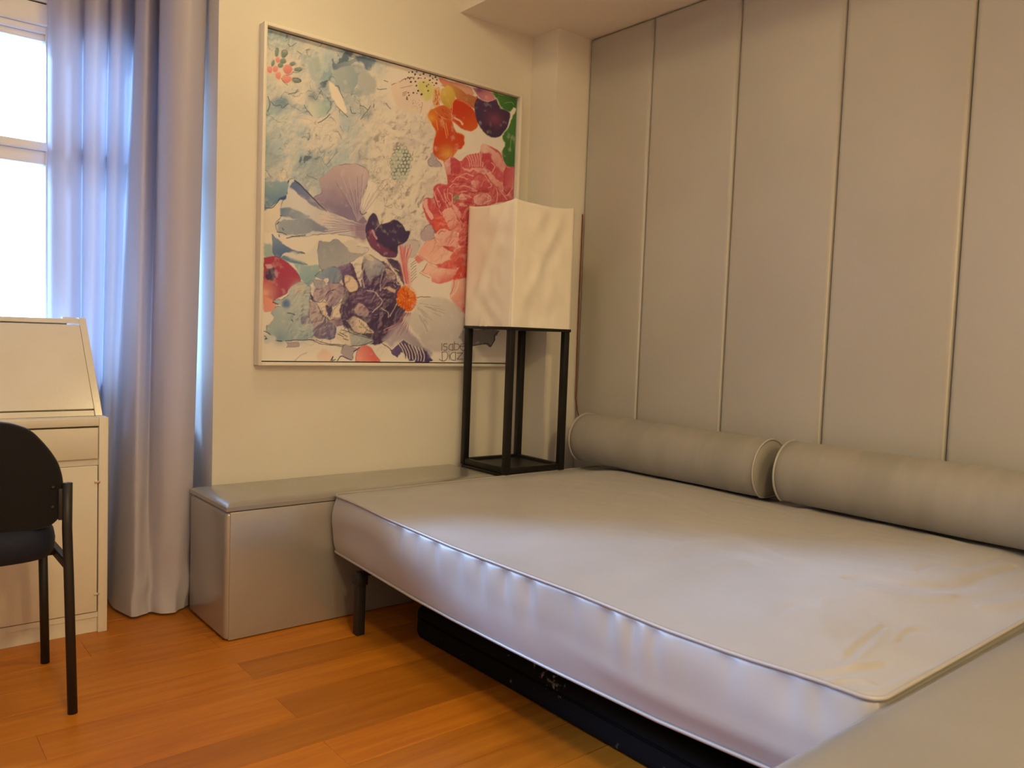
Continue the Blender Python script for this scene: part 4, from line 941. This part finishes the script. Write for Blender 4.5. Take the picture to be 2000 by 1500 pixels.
# --- dark plum cluster
fill('P', [(668,525),(690,515),(706,560),(712,500),(735,505),(762,520),(780,555),(792,600),(775,640),(748,668),(722,670),(700,650),(672,640),(664,600),(672,570)], (100,78,130), (70,52,98), ((680,540),(750,640)), warp=9)
fill('E', [(1140,900),(1290,880),(1350,1010),(1300,1060),(1200,1030)], (126,104,160), soft=3); fill('E', [(1220,1050),(1330,1060),(1410,1150),(1390,1270),(1270,1270)], (240,222,206), soft=1.5, edge=(110,90,140))
fill('F', [(85,600),(200,590),(390,740),(350,850),(260,900),(165,965),(110,830),(75,690)], (188,190,206), (150,156,186), ((150,620),(250,900)), warp=6, edge=(70,60,100)); ell('F', 160, 620, 75, 36, (226,218,210), rot=35)
ell('F', 180, 1260, 135, 135, (116,90,138), (92,70,118), edge=(60,46,86)); ell('F', 430, 1290, 110, 130, (84,62,106), (64,48,90), edge=(50,40,76)); ell('F', -20, 1210, 110, 100, (120,92,140), (90,66,120), edge=(60,46,86))
fill('F', [(370,790),(470,800),(550,870),(550,930),(480,940),(400,850)], (200,176,186), edge=(70,50,90)); fill('F', [(350,1080),(430,1050),(530,1080),(510,1140),(430,1110)], (214,184,176), edge=(70,50,90))
fill('F', [(400,640),(560,660),(640,780),(660,1040),(600,900),(520,780)], (80,64,106), soft=1.5)
for p in ([(90,760),(60,880),(90,1060)],[(350,860),(330,980),(320,1110)],[(280,1180),(340,1250),(310,1330),(200,1420)],[(130,1100),(230,1120),(300,1190)],[(340,1360),(430,1430),(440,1500)],[(560,1290),(500,1400),(460,1480)],[(600,900),(560,1000),(620,1020)],[(420,680),(500,760),(590,820)]): stroke('F', p, 2.0, (214,200,206), 0.9)
for k in range(26): x, y = 380+prs.rand()*240, 640+prs.rand()*380; stroke('F', [(x, y), (x+30*prs.rand()+10, y+50*prs.rand()+10)], 1.5, [(52,40,76), (206,190,200)][k % 2], 0.7)
fill('G', [(1430,560),(1520,470),(1620,530),(1630,640),(1500,650)], (206,182,182), (170,150,180), ((1450,500),(1600,640)), edge=(70,56,90)); fill('G', [(1330,720),(1450,660),(1560,720),(1660,830),(1720,890),(1600,910),(1420,850)], (196,184,200), (220,208,196), ((1350,700),(1600,860)), edge=(70,60,96)); fill('G', [(1490,680),(1560,720),(1650,820),(1560,880),(1480,790)], (240,228,206))
for k in range(10): stroke('G', [(1500+k*14, 700+k*16), (1540+k*18, 780+k*14), (1640+k*10, 880)], 1.3, [(240,230,212), (120,100,130)][k % 2], 0.8)
fill('G', [(1310,840),(1450,880),(1720,1000),(1560,1080),(1400,1060),(1250,960)], (200,206,210), (170,184,196), ((1350,880),(1600,1040)), edge=(70,76,110)); fill('G', [(1180,900),(1300,860),(1370,900),(1400,1060),(1270,1040),(1180,980)], (236,228,216), soft=1.5)
for p in ([(850,1010),(950,1060),(1100,1080),(1280,1100)],[(880,1000),(1050,1060),(1290,1080)],[(1260,860),(1400,900),(1730,1000)],[(1300,760),(1370,890)],[(1340,1090),(1550,1080),(1740,1000)],[(1200,920),(1290,960)],[(1230,900),(1340,950)],[(1280,980),(1360,1000)]): stroke('G', p, 1.4, (66,60,86))
zp_ = np.exp(-(((GXp-722)/62)**4+((GYp-590)/85)**4)); em4, _ = emboss(24, 44); relief(em4, zp_, (190, 176, 196), (52, 38, 82), 0.45, 0.6)
zq_ = np.exp(-(((GXp-620)/52)**4+((GYp-610)/60)**4)); relief(em4, zq_, (236, 228, 224), (84, 78, 126), 0.5, 0.55)
zr_ = np.exp(-(((GXp-910)/70)**4+((GYp-420)/110)**4)); em5, _ = emboss(20, 45); relief(em5, zr_, (246, 196, 196), (176, 54, 80), 0.4, 0.4)
# --- orange pompon and its pink rays
for k in range(34): a = prs.rand(); stroke('F', [(580+a*210, 430+a*190*prs.rand()), (640+a*80, 720), (690+a*40, 1000)], 1.5, [(226,120,136), (240,200,196), (176,90,130)][k % 3], 0.75)
fill('F', [(600,470),(660,470),(720,700),(760,950),(740,1060),(680,1040),(640,820)], (220,126,140), soft=6, alpha=0.6)
for k in range(30): a = prs.rand(); stroke('H', [(600+a*90, 470), (520+a*150, 580+60*prs.rand()), (330+a*330, 660+a*60+90*prs.rand())], 1.5, [(150,84,130), (196,130,160), (226,210,216), (84,62,110)][k % 4], 0.75)
fill('H', [(770,290),(960,270),(1180,320),(1360,480),(1400,900),(1080,980),(940,960),(840,860),(700,680),(600,560),(700,470)], (214,212,212), (196,192,204), ((800,330),(1200,900)), soft=4, alpha=0.85)
for k in range(36): a = 0.05+prs.rand()*1.15; r0 = 60+prs.rand()*260; r1 = r0+60+prs.rand()*120; stroke('H', [(690+r0*math.cos(a), 330+r0*math.sin(a)), (690+r1*math.cos(a), 330+r1*math.sin(a))], 1.2, [(150,150,164), (230,228,226)][k % 2], 0.55)
fill('F', [(555,1150),(600,1060),(700,1050),(790,1110),(850,1210),(820,1330),(740,1400),(640,1370),(570,1280)], (232,110,36), (226,96,34), ((620,1080),(760,1350)), warp=10, soft=1.0)
for k in range(90): a = prs.rand()*6.283; r0 = 20+prs.rand()*110; x, y = 700+r0*math.cos(a), 1225+r0*1.15*math.sin(a); stroke('F', [(x, y), (x+22*math.cos(a), y+26*math.sin(a))], 1.3, [(246,180,70), (240,150,50), (196,70,24)][k % 3], 0.85, warp=0)
for k in range(34): a = -2.0+k*0.11; x, y = 700+135*math.cos(a), 1225+165*math.sin(a); stroke('F', [(x, y), (x+26*math.cos(a), y+28*math.sin(a))], 1.1, [(240,190,110), (226,120,60)][k % 2], 0.8, warp=0)
stroke('H', [(765,275),(800,262),(860,262),(945,270)], 1.3, (70,60,66), brk=0.25)
for k in range(7): stroke('F', [(770, 960-k*40+prs.rand()*20), (850, 905-k*42)], 1.1, (120,90,96), 0.8)
# --- ruffles, coral bud and bottom washes
fill('H', [(320,820),(480,640),(600,640),(720,760),(860,900),(960,1000),(900,1060),(760,980),(640,840),(500,830),(430,900)], (176,164,190), (150,140,176), ((400,800),(850,950)), soft=4, alpha=0.8)
fill('H', [(420,940),(500,900),(600,830),(700,900),(760,1000),(700,1100),(620,1020),(560,980),(500,1050)], (112,92,150), (80,66,126), ((450,920),(700,1050)), warp=9, edge=(50,42,90)); fill('H', [(780,960),(860,960),(960,1070),(950,1115),(740,1110)], (96,82,146), (70,60,120), ((800,980),(900,1100)), warp=9)
for k in range(16): stroke('H', [(520+k*22, 850+k*6), (580+k*20, 950+k*6), (600+k*18, 1060+k*3)], 1.8, [(236,226,220), (60,48,96)][k % 2], 0.8)
stroke('H', [(280,840),(340,890),(420,940),(440,1000),(510,1050)], 1.5, (60,48,84), brk=0.2)
fill('G', [(1455,1320),(1480,1180),(1560,1085),(1660,1100),(1750,1220),(1800,1330)], (238,160,156), (222,112,116), ((1500,1250),(1700,1200)), warp=2, edge=(190,90,100))
ell('G', 1000, 1240, 110, 100, (236,212,206), soft=4); stroke('G', [(560,1310),(640,1240),(740,1190)], 1.4, (170,160,156), 0.7)
fill('G', [(1240,1190),(1300,1060),(1410,1090),(1490,1130),(1410,1200),(1400,1300),(1300,1260)], (176,170,190), warp=9, edge=(60,50,90)); stroke('G', [(1190,1310),(1240,1240),(1310,1260),(1390,1300)], 1.8, (64,52,90)); stroke('G', [(1090,1300),(1130,1240),(1110,1300),(1160,1290)], 1.8, (64,52,90))
for k in range(10): x = 450+k*18; stroke('G', [(x, 1040), (x+20, 1080), (x+5, 1110)], 1.4, (104,80,124), 0.8)
stroke('G', [(1430,1170),(1480,1140),(1520,1110)], 2.0, (70,66,100))
# --- dark cup
fill('F', [(150,60),(200,-20),(270,10),(310,140),(350,130),(430,110),(540,70),(640,150),(690,220),(745,250),(720,370),(640,420),(580,460),(570,590),(470,625),(330,590),(200,470),(130,340),(110,180)], (74,58,112), (60,48,94), ((200,50),(500,500)), warp=4, edge=(40,30,66))
fill('F', [(150,240),(200,220),(260,350),(320,430),(470,520),(565,560),(540,615),(400,612),(260,530),(165,390)], (140,76,120), (110,60,108), ((160,260),(480,590)), soft=2.5); stroke('F', [(205,230),(240,290),(275,350)], 3.6, (206,160,180)); fill('F', [(310,160),(430,130),(540,90),(690,230),(720,360),(600,430),(440,440),(300,340),(250,210)], (66,52,104), soft=2); stroke('F', [(310,140),(250,210)], 1.4, (176,150,176))
for p in ([(120,-40),(60,-10),(20,-60)],[(240,40),(270,100)]): stroke('F', p, 1.4, (84,64,110))
# --- honeycomb heart of the white blossom
for j in range(9):
    for i in range(6):
        x = 20+i*52+(j % 2)*26+prs.rand()*12; y = 60+j*54+prs.rand()*12
        if (x-170)**2/150**2+(y-290)**2/260**2 > 1.05: continue
        ell('D', x, y, 27, 28, (214,222,216), (180,202,204), soft=0.8, warp=3, edge=(58,70,76))
# --- grey blot and the signature
fill('H', [(1300,780),(1360,700),(1500,690),(1800,700),(1780,800),(1720,910),(1650,860),(1540,890),(1450,900),(1360,860)], (160,158,168), (140,138,150), ((1400,720),(1700,880)), warp=6, edge=(60,54,66)); stroke('H', [(1830,710),(1780,760),(1770,830),(1720,905),(1680,870),(1540,890),(1490,900)], 1.8, (58,52,64)); fill('H', [(1290,960),(1400,940),(1500,960),(1500,1110),(1290,1110)], (184,178,192), soft=5, alpha=0.7)
for p in ([(290,380),(285,560)],[(415,395),(345,395),(330,430),(345,460),(405,470),(410,530),(370,555),(330,545)],[(555,400),(490,410),(460,470),(470,530),(550,555)],[(552,400),(555,560)],[(590,345),(590,550)],[(600,395),(680,400),(715,450),(690,520),(600,550)],[(740,455),(835,450)],[(835,400),(770,400),(735,450),(750,520),(800,555),(845,555)],[(890,345),(890,555)],
          [(290,600),(300,800)],[(290,600),(390,590),(430,650),(420,740),(370,800),(300,815),(220,770)],[(465,630),(470,780)],[(453,588),(457,594)],[(620,600),(530,620),(490,700),(520,780),(600,800)],[(620,600),(620,800)],[(650,620),(795,615)],[(795,615),(660,770)],[(660,770),(800,770)]): stroke('S', p, 1.25, (62,54,50), 1.0, warp=0)

me = bpy.data.meshes.new('print')
nv = NG*NG; me.vertices.add(nv)
co = np.stack([CXg-pic.location[0], np.full_like(CXg, CYF)-pic.location[1], CZg-pic.location[2]], -1).reshape(-1).astype(np.float32)
me.vertices.foreach_set('co', co)
q = np.arange(nv).reshape(NG, NG); quads = np.stack([q[:-1, :-1], q[:-1, 1:], q[1:, 1:], q[1:, :-1]], -1).reshape(-1)
nf = (NG-1)**2; me.loops.add(nf*4); me.polygons.add(nf)
me.loops.foreach_set('vertex_index', quads.astype(np.int32)); me.polygons.foreach_set('loop_start', (np.arange(nf)*4).astype(np.int32))
me.update(calc_edges=True)
at_ = me.color_attributes.new('print_ink', 'FLOAT_COLOR', 'POINT')
rgba = np.ones((nv, 4), np.float32); rgba[:, :3] = np.clip(IMG.reshape(-1, 3)*0.92, 0, 1); at_.data.foreach_set('color', rgba.reshape(-1))
pm = mat('printed_canvas', (0.8, 0.8, 0.8), 0.55, bump=(900, 0.1, 0.0004))
an = pm.node_tree.nodes.new('ShaderNodeAttribute'); an.attribute_name = 'print_ink'
pm.node_tree.links.new(an.outputs['Color'], pm.node_tree.nodes['Principled BSDF'].inputs['Base Color'])
me.materials.append(pm); po = bpy.data.objects.new('print', me); link(po, pic)
#PAINT_END
